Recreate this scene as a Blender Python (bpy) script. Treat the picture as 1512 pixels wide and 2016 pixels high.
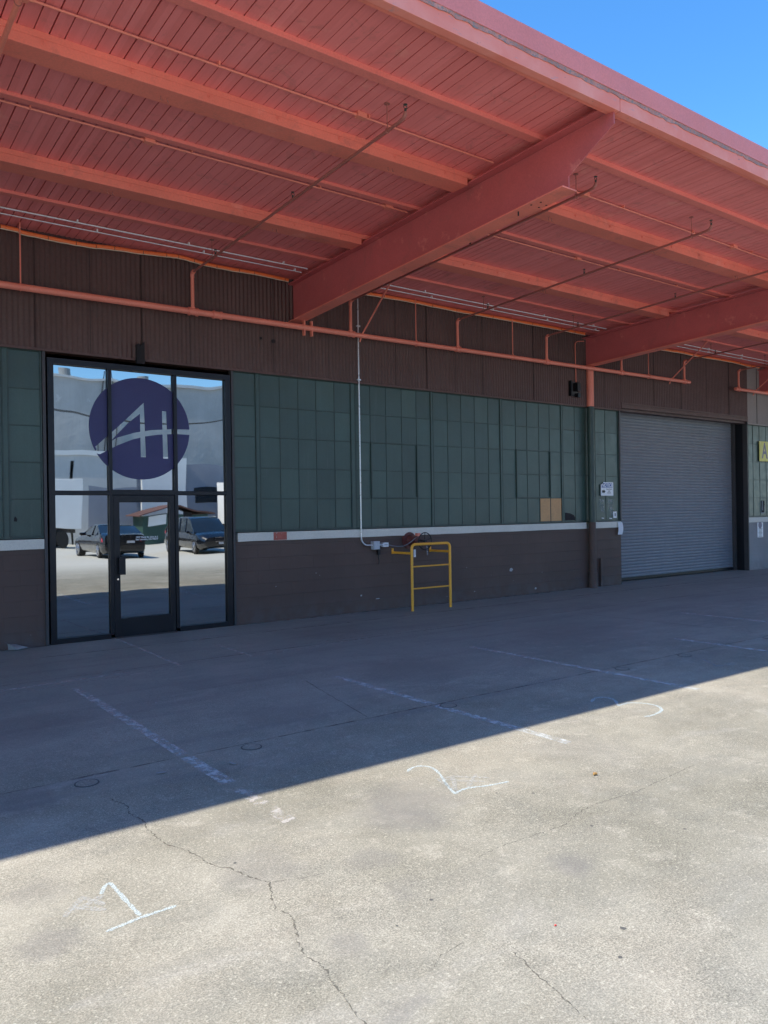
import bpy, bmesh, math, random
from mathutils import Vector, Matrix
from mathutils.geometry import delaunay_2d_cdt
random.seed(7)
S = bpy.context.scene
for o in list(bpy.data.objects): bpy.data.objects.remove(o)
COL = S.collection
R = math.radians

# ------------------------------------------------------------------ camera, sky, sun, exposure
yaw, pit, rol, FPX = 0.636434523, 0.000738373, -0.0153229525, 1537.62
F = Vector((math.sin(yaw)*math.cos(pit), math.cos(yaw)*math.cos(pit), math.sin(pit)))
Rt = F.cross(Vector((0, 0, 1))).normalized(); Up = Rt.cross(F)
R2 = Rt*math.cos(rol)+Up*math.sin(rol); U2 = R2.cross(F)
cd = bpy.data.cameras.new('camera'); cam = bpy.data.objects.new('camera', cd); COL.objects.link(cam)
cam.matrix_world = Matrix(((R2.x, U2.x, -F.x, 0), (R2.y, U2.y, -F.y, -11.046), (R2.z, U2.z, -F.z, 1.7), (0, 0, 0, 1)))
cd.sensor_fit = 'VERTICAL'; cd.sensor_height = 24; cd.sensor_width = 18
cd.lens = FPX/2016*24; cd.clip_end = 2000; cd.clip_start = 0.05
S.camera = cam

SUN = Vector((-0.60, 0.0572, 0.78)).normalized()
W = bpy.data.worlds.new('World'); S.world = W; W.use_nodes = True
nt = W.node_tree; bg = nt.nodes['Background']
sky = nt.nodes.new('ShaderNodeTexSky'); sky.sky_type = 'NISHITA'; sky.sun_disc = False
sky.sun_elevation = math.asin(SUN.z); sky.sun_rotation = math.atan2(SUN.x, SUN.y)
sky.air_density = 1.0; sky.dust_density = 0.2; sky.ozone_density = 4.0
hs = nt.nodes.new('ShaderNodeHueSaturation'); hs.inputs['Saturation'].default_value = 1.25
nt.links.new(sky.outputs[0], hs.inputs['Color']); nt.links.new(hs.outputs[0], bg.inputs[0]); bg.inputs[1].default_value = 0.119
sl = bpy.data.lights.new('sun', 'SUN'); sl.energy = 2.9; sl.angle = R(0.55); sl.color = (1, 0.905, 0.77)
so = bpy.data.objects.new('sun', sl); COL.objects.link(so)
so.rotation_euler = (-SUN).to_track_quat('-Z', 'Y').to_euler(); so.location = (0, -10, 30)
S.view_settings.view_transform = 'Standard'; S.view_settings.look = 'None'
S.view_settings.exposure = 1.45; S.view_settings.gamma = 1
try:
    S.cycles.max_bounces = 8; S.cycles.diffuse_bounces = 5; S.cycles.glossy_bounces = 4
except Exception: pass

# ------------------------------------------------------------------ materials
def N(nt, t, **k):
    n = nt.nodes.new('ShaderNode'+t)
    for a, b in k.items(): setattr(n, a, b)
    return n
def mix(nt, fac, a, b, mode='MIX'):
    m = N(nt, 'Mix', data_type='RGBA', blend_type=mode)
    for i, v in ((0, fac), (6, a), (7, b)):
        if hasattr(v, 'links') or isinstance(v, bpy.types.NodeSocket): nt.links.new(v, m.inputs[i])
        elif isinstance(v, (int, float)): m.inputs[i].default_value = v
        else: m.inputs[i].default_value = (*v, 1) if len(v) == 3 else v
    return m.outputs[2]
def noise(nt, vec, scale, detail=4, rough=.6, dist=0):
    n = N(nt, 'TexNoise'); n.inputs['Scale'].default_value = scale; n.inputs['Detail'].default_value = detail
    n.inputs['Roughness'].default_value = rough; n.inputs['Distortion'].default_value = dist
    nt.links.new(vec, n.inputs['Vector']); return n.outputs['Fac']
def maprange(nt, v, a, b, c=0., d=1.):
    m = N(nt, 'MapRange'); nt.links.new(v, m.inputs[0])
    for i, x in enumerate((a, b, c, d)): m.inputs[i+1].default_value = x
    return m.outputs[0]
def mth(nt, op, a, b=None):
    m = N(nt, 'Math', operation=op)
    for i, v in enumerate((a, b)):
        if v is None: continue
        if isinstance(v, (int, float)): m.inputs[i].default_value = v
        else: nt.links.new(v, m.inputs[i])
    return m.outputs[0]
def scl(nt, vec, s):
    m = N(nt, 'Mapping'); m.inputs['Scale'].default_value = s; nt.links.new(vec, m.inputs[0]); return m.outputs[0]
def base(name, rough=.6, metal=0):
    m = bpy.data.materials.new(name); m.use_nodes = True; t = m.node_tree
    b = t.nodes['Principled BSDF']; b.inputs['Roughness'].default_value = rough; b.inputs['Metallic'].default_value = metal
    tc = N(t, 'TexCoord'); return m, t, b, tc.outputs['Object']
def dark(c, k): return tuple(x*k for x in c)
def paint(name, col, rough=.6, metal=0, var=.12, vs=1.5, fine=.06, fs=60, bump=.0015, bs=25, wear=None, wearcol=None, wearsc=5, streak=0, coat=0):
    m, t, b, co = base(name, rough, metal)
    f = maprange(t, noise(t, co, vs, 5), .3, .7)
    c = mix(t, f, dark(col, 1-var), dark(col, 1+var))
    c = mix(t, maprange(t, noise(t, co, fs, 2), .3, .7), c, mix(t, 1., c, dark((1, 1, 1), 1-2*fine), 'MULTIPLY'))
    if streak:
        s = noise(t, scl(t, co, (14, 14, .5)), 1, 4)
        c = mix(t, maprange(t, s, .52, .75, 0, streak), c, dark(col, .55))
    if wear:
        w = maprange(t, noise(t, co, wearsc, 8, .7), wear, wear+.04)
        c = mix(t, w, c, wearcol)
    t.links.new(c, b.inputs['Base Color'])
    r = maprange(t, noise(t, co, 6, 3), .3, .7, max(0, rough-.08), min(1, rough+.08)); t.links.new(r, b.inputs['Roughness'])
    if bump:
        bp = N(t, 'Bump'); bp.inputs['Distance'].default_value = bump; t.links.new(noise(t, co, bs, 5), bp.inputs['Height'])
        t.links.new(bp.outputs[0], b.inputs['Normal'])
    if coat: b.inputs['Coat Weight'].default_value = coat; b.inputs['Coat Roughness'].default_value = .03
    return m
RED = (.46, .125, .082)
M = {}
M['steel_red'] = paint('painted_steel', (.60, .14, .135), .5, vs=1.2, var=.10, bump=.001)
M['wood_red'] = paint('painted_timber', (.88, .235, .165), .62, vs=1.5, var=.10, bump=.002, bs=18, wear=.70, wearcol=(.30, .12, .10), wearsc=9)  # also on the beams' bottom flanges, as painted ground bounce
M['strip_red'] = paint('painted_strip', (.86, .235, .19), .62, vs=1.5, var=.08, bump=.002, bs=18, wear=.66, wearcol=(.45, .15, .13), wearsc=9)
M['pipe_red'] = paint('painted_pipe', (.85, .26, .18), .45, var=.08)
M['branch_pipe'] = paint('dull_pipe', (.40, .14, .11), .5, var=.15)
M['orange'] = paint('orange_conduit', (.92, .20, .05), .4, var=.06)
M['cream'] = paint('pale_cable', (.72, .58, .42), .5, var=.05)
M['brass'] = paint('sprinkler_brass', (.05, .06, .05), .5, var=.2)
M['conduit'] = paint('galvanised_conduit', (.75, .76, .78), .3, metal=.4, var=.05)
M['brown'] = paint('brown_siding', (.112, .060, .052), .6, vs=.7, var=.14, streak=.25, bump=.001, fine=.1, fs=25)
M['greysiding'] = paint('grey_siding', (.30, .27, .25), .6, vs=.8, var=.1, streak=.25, bump=.001)
M['green'] = paint('green_paint', (.052, .090, .076), .38, vs=.9, var=.13, bump=.0012, bs=8, streak=.22)
M['greenbar'] = paint('green_bars', (.036, .064, .054), .45, vs=2, var=.12)
M['sill'] = paint('cream_sill', (.72, .69, .60), .7, vs=3, var=.06, wear=.72, wearcol=(.28, .26, .24), wearsc=14)
M['patch'] = paint('red_patch', (.45, .12, .09), .7, vs=20, var=.15, wear=.62, wearcol=(.5, .46, .42), wearsc=22)
M['bronze'] = paint('dark_bronze', (.012, .013, .017), .38, metal=.3, var=.15, bump=0)
M['jamb'] = paint('jamb_trim', (.06, .055, .056), .5, var=.15)
M['yellow'] = paint('yellow_paint', (.96, .45, .045), .4, var=.07, wear=.72, wearcol=(.30, .16, .05), wearsc=26)
M['black'] = paint('black_iron', (.012, .012, .014), .45, var=.2)
M['valvered'] = paint('red_iron', (.14, .035, .03), .5, var=.25, vs=12)
M['white'] = paint('white_plastic', (.86, .86, .87), .45, var=.03)
M['boxgrey'] = paint('box_grey', (.50, .52, .56), .45, var=.05)
M['cablegrey'] = paint('cable_grey', (.20, .20, .22), .5)
M['blue'] = paint('sign_blue', (.02, .07, .32), .4, var=.03)
M['dab'] = paint('paint_dab', (.42, .42, .42), .7)
M['ink'] = paint('ink', (.015, .015, .02), .5, var=.03)
M['paper'] = paint('paper', (.78, .79, .82), .7, var=.03)
M['signyellow'] = paint('sign_yellow', (.72, .66, .16), .5, var=.08)
M['lettergrey'] = paint('letter_grey', (.20, .18, .24), .5, var=.05)
M['ply'] = paint('plywood', (.62, .35, .16), .7, vs=6, var=.1, fs=30)
M['vinyl'] = paint('purple_vinyl', (.036, .034, .13), .42, var=.03, bump=0)
M['roller'] = paint('roller_steel', (.205, .215, .235), .55, metal=.0, vs=.5, var=.07, bump=.0006, streak=.12)
M['dark'] = paint('dark_void', (.012, .010, .012), .8)
M['seam'] = paint('seam_shadow_gap', (.030, .018, .016), .7)
M['roof'] = paint('roofing', (.30, .30, .30), .9)
M['rubber'] = paint('rubber', (.02, .02, .02), .8)
M['chrome'] = paint('chrome', (.8, .8, .82), .12, metal=1, var=.02, bump=0)
M['carpaint'] = paint('car_black', (.008, .009, .012), .22, var=.05, bump=0, coat=1)
M['carglass'] = paint('car_glass', (.015, .02, .024), .06, var=.05, bump=0, coat=.5)
M['taillight'] = paint('tail_light', (.45, .012, .015), .15, bump=0, coat=1)
M['headlight'] = paint('head_light', (.70, .72, .74), .1, metal=.6, bump=0)
M['stucco'] = paint('grey_stucco', (.46, .47, .46), .85, vs=.30, var=.16, bump=.05, bs=1.4, streak=.35, wear=.62, wearcol=(.52, .53, .52), wearsc=.8)
M['stuccolow'] = paint('pale_stucco', (.62, .63, .62), .85, vs=.4, var=.08, bump=.006, bs=4, streak=.15)
M['bluewall'] = paint('bluegrey_wall', (.30, .32, .37), .8, vs=.5, var=.08)
M['whitewall'] = paint('white_panel', (.86, .87, .86), .6, vs=.8, var=.04, wear=.73, wearcol=(.35, .3, .25), wearsc=3)
M['shedgreen'] = paint('shed_green', (.03, .08, .065), .6)
M['shedroof'] = paint('shed_roof', (.14, .07, .06), .8)
M['asphaltdark'] = paint('undercarriage', (.05, .045, .042), .8)
M['leaf'] = paint('leaf', (.35, .20, .06), .7)
M['redbit'] = paint('red_scrap', (.7, .05, .04), .5)
M['scrap'] = paint('pale_scrap', (.27, .29, .30), .6)

def pane_mat():
    m = M['green']; t = m.node_tree; b = t.nodes['Principled BSDF']; l = b.inputs['Base Color'].links[0]; src = l.from_socket
    g_ = N(t, 'NewGeometry'); rnd = g_.outputs['Random Per Island']
    c = mix(t, 1., src, mix(t, rnd, (.86, .87, .86), (1.12, 1.13, 1.10)), 'MULTIPLY')
    co = [n for n in t.nodes if n.bl_idname == 'ShaderNodeTexCoord'][0].outputs['Object']
    c = mix(t, maprange(t, noise(t, scl(t, co, (9, 9, .8)), 1.2, 6, .7), .58, .66, 0, .35), c, (.085, .115, .10))
    t.links.new(c, b.inputs['Base Color'])
pane_mat()
def ground_mat():
    m, t, b, co = base('concrete', .85)
    big = maprange(t, noise(t, co, .55, 5, .55), .34, .66)
    c = mix(t, big, (.252, .243, .193), (.365, .350, .290))
    mid = maprange(t, noise(t, co, 2.6, 6, .65, .4), .35, .68)
    c = mix(t, mid, c, mix(t, 1., c, (.80, .80, .79), 'MULTIPLY'))
    tint = maprange(t, noise(t, co, .9, 3), .52, .72, 0, .35); c = mix(t, tint, c, (.38, .345, .275))
    blot = maprange(t, noise(t, co, 1.9, 7, .68, .3), .50, .585); c = mix(t, mth(t, 'MULTIPLY', blot, .30), c, (.205, .205, .175))
    blot2 = maprange(t, noise(t, co, 4.3, 6, .7), .57, .63); c = mix(t, mth(t, 'MULTIPLY', blot2, .30), c, (.47, .445, .37))
    # aggregate speckle
    sp = noise(t, co, 125, 5, .85); spk = maprange(t, sp, .40, .60, .44, 1.50)
    patch = maprange(t, noise(t, co, 1.3, 4), .36, .62, .50, 1.0)
    one = N(t, 'CombineColor'); [t.links.new(spk, one.inputs[i]) for i in range(3)]
    c = mix(t, patch, c, mix(t, 1., c, one.outputs[0], 'MULTIPLY'))
    sp2 = maprange(t, noise(t, co, 38, 5, .7, .6), .56, .70); c = mix(t, mth(t, 'MULTIPLY', sp2, mth(t, 'MULTIPLY', patch, .38)), c, (.20, .185, .155))
    sp3 = maprange(t, noise(t, co, 60, 3, .7), .58, .66); c = mix(t, mth(t, 'MULTIPLY', sp3, .6), c, (.56, .54, .44))
    pit = noise(t, scl(t, co, (1, 1.6, 1)), 48, 4, .65, 1.2); c = mix(t, mth(t, 'MULTIPLY', maprange(t, pit, .60, .67), mth(t, 'MULTIPLY', patch, .7)), c, (.13, .125, .10))
    # the slab under the canopy: smoother, rubber-marked, cool shade tint painted in
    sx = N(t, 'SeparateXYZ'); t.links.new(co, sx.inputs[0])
    wear = maprange(t, sx.outputs[1], -6.2, -3.0, 0, 1)  # drives the painted-in shade tint and the smoother finish
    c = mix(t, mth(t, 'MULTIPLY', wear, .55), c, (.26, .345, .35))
    far = maprange(t, sx.outputs[1], -17, -11, 1, 0); c = mix(t, far, c, (.56, .55, .485))      # far yard made paler to bounce light up onto the canopy
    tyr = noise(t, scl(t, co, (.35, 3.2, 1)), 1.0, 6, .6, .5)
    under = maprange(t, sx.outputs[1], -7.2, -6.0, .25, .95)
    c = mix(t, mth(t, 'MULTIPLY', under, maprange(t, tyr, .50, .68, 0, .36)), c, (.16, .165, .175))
    lite = noise(t, scl(t, co, (.6, 1.4, 1)), 1.5, 6, .6, .8)
    c = mix(t, maprange(t, lite, .58, .70, 0, .20), c, (.50, .49, .46))
    pebb = N(t, 'TexVoronoi'); pebb.inputs['Scale'].default_value = 75; t.links.new(co, pebb.inputs['Vector'])
    c = mix(t, mth(t, 'MULTIPLY', patch, .42), c, mix(t, 1., c, mix(t, pebb.outputs['Color'], (.62, .61, .58), (1.38, 1.37, 1.34)), 'MULTIPLY'))
    # rows of oil and water stains
    dn = N(t, 'TexNoise'); dn.inputs['Scale'].default_value = 5; dn.inputs['Detail'].default_value = 5; t.links.new(co, dn.inputs['Vector'])
    va = N(t, 'VectorMath', operation='MULTIPLY_ADD'); t.links.new(dn.outputs['Color'], va.inputs[0]); va.inputs[1].default_value = (.32, .32, 0); t.links.new(co, va.inputs[2])
    for (x, y, r, k) in [(.80, -7.21, .13, .30), (2.8, -7.43, .30, .42), (2.62, -7.62, .2, .3), (2.91, -8.52, .12, .45), (1.70, -8.50, .10, .32), (1.74, -7.66, .22, .30), (.74, -7.73, .11, .40), (1.03, -6.0, .2, .5), (2.2, -7.9, .14, .3),
                         (1.63, -8.9, .08, .35), (4.4, -7.4, .35, .2), (2.15, -8.25, .10, .22), (3.2, -5.2, .4, .3), (5.2, -4.4, .6, .35), (1.3, -4.2, .5, .35), (8.5, -4.0, .9, .3), (6.0, -1.6, .7, .3)]:
        d = N(t, 'VectorMath', operation='DISTANCE'); t.links.new(va.outputs[0], d.inputs[0]); d.inputs[1].default_value = (x+.16, y+.16, 0)
        c = mix(t, maprange(t, d.outputs['Value'], r*1.25, r*.55, 0, k), c, (.17, .165, .155))
    pits = N(t, 'TexVoronoi'); pits.inputs['Scale'].default_value = 26; t.links.new(co, pits.inputs['Vector'])
    pm = mth(t, 'MULTIPLY', maprange(t, pits.outputs['Distance'], .10, .05), maprange(t, noise(t, co, 2, 3), .5, .62))
    c = mix(t, mth(t, 'MULTIPLY', pm, .7), c, (.12, .11, .10))
    t.links.new(c, b.inputs['Base Color'])
    t.links.new(maprange(t, wear, 0, 1, .9, .62), b.inputs['Roughness'])
    bp = N(t, 'Bump'); bp.inputs['Distance'].default_value = .004; bp.inputs['Strength'].default_value = .8
    h = mth(t, 'ADD', mth(t, 'MULTIPLY', sp, mth(t, 'MULTIPLY', patch, .8)), mth(t, 'MULTIPLY', noise(t, co, 20, 4), .5)); t.links.new(h, bp.inputs['Height'])
    t.links.new(bp.outputs[0], b.inputs['Normal'])
    return m
M['concrete'] = ground_mat()

def worn_mat(name, col, sc, lo, hi, maxa=1., rough=.8, stretch=(1, 1, 1)):
    m, t, b, co = base(name, rough)
    n = noise(t, scl(t, co, stretch), sc, 6, .72)
    b.inputs['Base Color'].default_value = (*col, 1)
    t.links.new(maprange(t, n, lo, hi, 0, maxa), b.inputs['Alpha'])
    return m
M['stripe'] = worn_mat('worn_line_paint', (.60, .64, .63), 13, .38, .60, .78, stretch=(1.2, .8, 1))
M['stripefaint'] = worn_mat('faint_line_paint', (.60, .58, .54), 12, .48, .58, .6)
M['chalk'] = worn_mat('chalk', (.58, .69, .71), 150, .38, .58, .85)
M['chalkfaint'] = worn_mat('faint_chalk', (.50, .51, .48), 60, .38, .60, .65)
M['chalkblue'] = worn_mat('blue_chalk', (.30, .50, .62), 60, .40, .62, .5)
M['smear'] = worn_mat('dried_smear', (.45, .50, .50), 14, .46, .64, .6)
M['capring'] = paint('cap_ring', (.10, .10, .095), .9)
M['crack'] = paint('crack', (.10, .092, .08), .95)
M['crackline'] = worn_mat('crack_line', (.14, .135, .11), 22, .34, .54, .74)
M['joint'] = worn_mat('joint_filler', (.11, .11, .10), 9, .38, .60, .62)

def block_mat(name, col):
    m, t, b, co = base(name, .7)
    sx = N(t, 'SeparateXYZ'); t.links.new(co, sx.inputs[0]); cx = N(t, 'CombineXYZ')
    t.links.new(sx.outputs[0], cx.inputs[0]); t.links.new(sx.outputs[2], cx.inputs[1])
    br = N(t, 'TexBrick'); t.links.new(cx.outputs[0], br.inputs['Vector']); br.inputs['Scale'].default_value = 1
    br.inputs['Brick Width'].default_value = .406; br.inputs['Row Height'].default_value = .203; br.inputs['Mortar Size'].default_value = .006
    br.inputs['Mortar Smooth'].default_value = .6
    br.inputs['Color1'].default_value = (1, 1, 1, 1); br.inputs['Color2'].default_value = (.975, .975, .975, 1); br.inputs['Mortar'].default_value = (.91, .91, .91, 1)
    c = mix(t, maprange(t, noise(t, co, 1.1, 5), .3, .7), dark(col, .86), dark(col, 1.12))
    c = mix(t, 1., c, br.outputs['Color'], 'MULTIPLY')
    c = mix(t, maprange(t, noise(t, co, 15, 8, .82), .675, .70, 0, .8), c, dark(col, 3.2))
    low = maprange(t, sx.outputs[2], .35, .0, 0, .5); c = mix(t, mth(t, 'MULTIPLY', low, maprange(t, noise(t, co, 4, 6), .4, .6)), c, (.12, .11, .11))
    t.links.new(c, b.inputs['Base Color'])
    bp = N(t, 'Bump'); bp.inputs['Distance'].default_value = .004
    h = mth(t, 'ADD', mth(t, 'MULTIPLY', br.outputs['Fac'], -.6), noise(t, co, 45, 5)); t.links.new(h, bp.inputs['Height']); t.links.new(bp.outputs[0], b.inputs['Normal'])
    return m
M['block'] = block_mat('brown_block', (.108, .068, .054)); M['blockgrey'] = block_mat('grey_block', (.26, .25, .25))

def deck_mat():
    m, t, b, co = base('deck_boards', .6)
    sx = N(t, 'SeparateXYZ'); t.links.new(co, sx.inputs[0])
    fl = mth(t, 'FLOOR', mth(t, 'DIVIDE', sx.outputs[0], .1212)); wn = N(t, 'TexWhiteNoise', noise_dimensions='1D'); t.links.new(fl, wn.inputs['W'])
    c = mix(t, wn.outputs['Value'], (.82, .215, .195), (.90, .255, .235))
    c = mix(t, maprange(t, noise(t, scl(t, co, (30, 1.2, 30)), 1, 5), .45, .75, 0, .30), c, (.68, .17, .16))
    c = mix(t, maprange(t, noise(t, co, 7.5, 4, .6), .735, .77, 0, .7), c, (.34, .11, .10))
    c = mix(t, maprange(t, noise(t, co, .8, 4), .45, .7, 0, .25), c, (.88, .27, .25))
    t.links.new(c, b.inputs['Base Color'])
    bp = N(t, 'Bump'); bp.inputs['Distance'].default_value = .003; t.links.new(noise(t, scl(t, co, (22, 2, 22)), 1, 6), bp.inputs['Height']); t.links.new(bp.outputs[0], b.inputs['Normal'])
    return m
M['deck'] = deck_mat()
def fascia_mat():
    m, t, b, co = base('weathered_fascia', .65)
    c = mix(t, maprange(t, noise(t, co, 1.6, 6, .6, .5), .40, .62), (.84, .24, .175), (.88, .31, .24))
    c = mix(t, maprange(t, noise(t, scl(t, co, (1, 1, 3)), 5, 7, .7), .60, .68, 0, .65), c, (.45, .30, .32))
    c = mix(t, maprange(t, noise(t, co, 11, 6, .7), .65, .69, 0, .8), c, (.26, .14, .13))
    t.links.new(c, b.inputs['Base Color'])
    bp = N(t, 'Bump'); bp.inputs['Distance'].default_value = .004; t.links.new(noise(t, co, 10, 6), bp.inputs['Height']); t.links.new(bp.outputs[0], b.inputs['Normal'])
    return m
M['fascia'] = fascia_mat()
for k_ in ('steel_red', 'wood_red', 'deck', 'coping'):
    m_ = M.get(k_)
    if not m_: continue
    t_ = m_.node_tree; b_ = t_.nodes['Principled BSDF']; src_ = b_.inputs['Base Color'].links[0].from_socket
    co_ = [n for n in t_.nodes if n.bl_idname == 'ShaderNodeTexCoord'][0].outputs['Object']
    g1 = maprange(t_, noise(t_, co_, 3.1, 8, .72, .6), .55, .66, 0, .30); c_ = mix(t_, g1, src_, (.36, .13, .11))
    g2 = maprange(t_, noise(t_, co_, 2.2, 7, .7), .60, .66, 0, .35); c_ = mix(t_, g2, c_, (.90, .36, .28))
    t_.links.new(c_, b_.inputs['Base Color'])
M['coping'] = paint('painted_coping', (.80, .235, .205), .55, vs=1.4, var=.06, bump=.001, bs=6)
M['patina'] = paint('crumbled_roof_edge', (.50, .24, .21), .95, vs=5, var=.25, wear=.50, wearcol=(.25, .22, .22), wearsc=30, bump=.01, bs=60)
def glass_mat():
    m, t, b, co = base('mirrored_glass', .012, 1)
    b.inputs['Base Color'].default_value = (.44, .455, .455, 1)
    return m
M['glass'] = glass_mat()

# ------------------------------------------------------------------ mesh helpers
class MB:
    def __init__(s): s.v = []; s.f = []
    def add(s, vs, fs):
        k = len(s.v); s.v += [tuple(v) for v in vs]; s.f += [tuple(i+k for i in f) for f in fs]; return s
    def box(s, x0, x1, y0, y1, z0, z1):
        return s.add([(x0, y0, z0), (x1, y0, z0), (x1, y1, z0), (x0, y1, z0), (x0, y0, z1), (x1, y0, z1), (x1, y1, z1), (x0, y1, z1)],
                     [(0, 3, 2, 1), (4, 5, 6, 7), (0, 1, 5, 4), (1, 2, 6, 5), (2, 3, 7, 6), (3, 0, 4, 7)])
    def prism(s, pts, axis, a, b):      # polygon pts in the other two axes, extruded along axis a..b
        def P(u, v, w): return {'x': (w, u, v), 'y': (u, w, v), 'z': (u, v, w)}[axis]
        n = len(pts); vs = [P(u, v, a) for u, v in pts]+[P(u, v, b) for u, v in pts]
        return s.add(vs, [tuple(range(n))[::-1], tuple(range(n, 2*n))]+[(i, (i+1) % n, n+(i+1) % n, n+i) for i in range(n)])
    def tube(s, pts, r, seg=10, cap=True):
        pts = [Vector(p) for p in pts]; n = len(pts); rs = r if isinstance(r, (list, tuple)) else [r]*n
        T = []
        for i in range(n):
            a = pts[min(i+1, n-1)]-pts[max(i-1, 0)]; T.append(a.normalized())
        ref = Vector((0, 0, 1)) if abs(T[0].z) < .9 else Vector((1, 0, 0))
        u = T[0].cross(ref).normalized(); vs = []; fs = []
        for i in range(n):
            u = (u-T[i]*u.dot(T[i])).normalized(); w = T[i].cross(u)
            for k in range(seg):
                a = 2*math.pi*k/seg; vs.append(pts[i]+(u*math.cos(a)+w*math.sin(a))*rs[i])
        for i in range(n-1):
            for k in range(seg):
                k2 = (k+1) % seg; fs.append((i*seg+k, i*seg+k2, (i+1)*seg+k2, (i+1)*seg+k))
        if cap: fs += [tuple(range(seg))[::-1], tuple((n-1)*seg+k for k in range(seg))]
        return s.add(vs, fs)
    def cyl(s, a, b, r, seg=16): return s.tube([a, b], r, seg)
    def disc(s, c, r, z, seg=20, jit=0):
        vs = [(c[0]+r*(1+random.uniform(-jit, jit))*math.cos(2*math.pi*k/seg), c[1]+r*(1+random.uniform(-jit, jit))*math.sin(2*math.pi*k/seg), z) for k in range(seg)]
        return s.add(vs, [tuple(range(seg))])
    def torus(s, c, r, r2, axis='y', seg=32, seg2=8, a0=0, a1=2*math.pi):
        full = abs(a1-a0-2*math.pi) < 1e-6; n = seg if full else seg+1; vs = []; fs = []
        for i in range(n):
            a = a0+(a1-a0)*i/seg
            for k in range(seg2):
                b = 2*math.pi*k/seg2; q = r+r2*math.cos(b); h = r2*math.sin(b)
                if axis == 'y': vs.append((c[0]+q*math.cos(a), c[1]+h, c[2]+q*math.sin(a)))
                elif axis == 'z': vs.append((c[0]+q*math.cos(a), c[1]+q*math.sin(a), c[2]+h))
                else: vs.append((c[0]+h, c[1]+q*math.cos(a), c[2]+q*math.sin(a)))
        for i in range(n if full else n-1):
            for k in range(seg2):
                j = (i+1) % n; k2 = (k+1) % seg2; fs.append((i*seg2+k, i*seg2+k2, j*seg2+k2, j*seg2+k))
        return s.add(vs, fs)
    def ribbon(s, pts, w, z, jit=0.):
        L = []; n = len(pts)
        for i, p in enumerate(pts):
            a = Vector(pts[min(i+1, n-1)])-Vector(pts[max(i-1, 0)]); a.normalize(); nn = Vector((-a.y, a.x))
            ww = w*(1+random.uniform(-jit, jit))*.5
            if i in (0, n-1): ww *= .5 if jit else 1
            L.append((p[0]+nn.x*ww, p[1]+nn.y*ww, z)); L.append((p[0]-nn.x*ww, p[1]-nn.y*ww, z))
        return s.add(L, [(2*i+1, 2*i+3, 2*i+2, 2*i) for i in range(n-1)])
    def build(s, name, m, parent=None, bevel=0, smooth=False, label=None):
        off = wloc(parent); me = bpy.data.meshes.new(name)
        me.from_pydata([(v[0]-off[0], v[1]-off[1], v[2]-off[2]) for v in s.v], [], s.f); me.update()
        me.materials.append(M[m] if isinstance(m, str) else m)
        if bevel:
            b = bmesh.new(); b.from_mesh(me); bmesh.ops.bevel(b, geom=list(b.edges), offset=bevel, segments=2, profile=.6, affect='EDGES', clamp_overlap=True); b.to_mesh(me); b.free()
        b = bmesh.new(); b.from_mesh(me); bmesh.ops.recalc_face_normals(b, faces=b.faces) if not getattr(s, 'keep', 0) else None; b.to_mesh(me); b.free()
        if smooth:
            for p in me.polygons: p.use_smooth = True
            try: me.set_sharp_from_angle(angle=R(40))
            except Exception: pass
        o = bpy.data.objects.new(name, me); COL.objects.link(o)
        if parent: o.parent = parent
        if label: o['label'] = label
        return o
def wloc(o):
    v = Vector((0, 0, 0))
    while o is not None: v = v+o.location; o = o.parent
    return v
def tag(o, label=None, cat=None, group=None, kind=None):
    for k, v in (('label', label), ('category', cat), ('group', group), ('kind', kind)):
        if v: o[k] = v
    return o
def thing(name, label, cat, loc=(0, 0, 0), group=None):
    o = bpy.data.objects.new(name, None); COL.objects.link(o); o.location = loc; o.empty_display_size = .2
    return tag(o, label, cat, group)
def solo(mb, name, m, label, cat, loc, group=None, **k):   # a thing that is one mesh, origin at loc
    d = bpy.data.objects.new('tmp', None); d.location = loc
    o = mb.build(name, m, None, **k)
    o.data.transform(Matrix.Translation(-Vector(loc))); o.location = loc; bpy.data.objects.remove(d)
    return tag(o, label, cat, group)
def copy_tree(o, parent=None):
    c = o.copy(); COL.objects.link(c); c.parent = parent
    for ch in list(o.children): copy_tree(ch, c)
    return c
def text(name, body, size, loc, m, parent, shear=0, bold=.0, sx=1., align='CENTER', ext=.001, rot=(R(90), 0, 0)):
    c = bpy.data.curves.new(name, 'FONT'); c.body = body; c.size = size; c.shear = shear; c.offset = bold; c.extrude = ext
    c.align_x = align; c.align_y = 'CENTER'; c.space_line = .9
    t = bpy.data.objects.new(name+'_curve', c); COL.objects.link(t); bpy.context.view_layer.update()
    me = bpy.data.meshes.new_from_object(t.evaluated_get(bpy.context.evaluated_depsgraph_get()))
    bpy.data.objects.remove(t); bpy.data.curves.remove(c)
    from mathutils import Euler
    me.transform(Matrix.Translation(Vector(loc)-wloc(parent)) @ Euler(rot).to_matrix().to_4x4() @ Matrix.Diagonal((sx, 1, 1, 1)))
    me.materials.clear(); me.materials.append(M[m]); me.name = name
    o = bpy.data.objects.new(name, me); COL.objects.link(o)
    if parent: o.parent = parent
    return o
def arc(cx, cz, r, a0, a1, n=8): return [(cx+r*math.cos(R(a0+(a1-a0)*i/n)), cz+r*math.sin(R(a0+(a1-a0)*i/n))) for i in range(n+1)]

XA, XB = -14.0, 44.0      # built length of the building
DK = lambda y: 5.49-0.034*y      # underside of the deck

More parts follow.
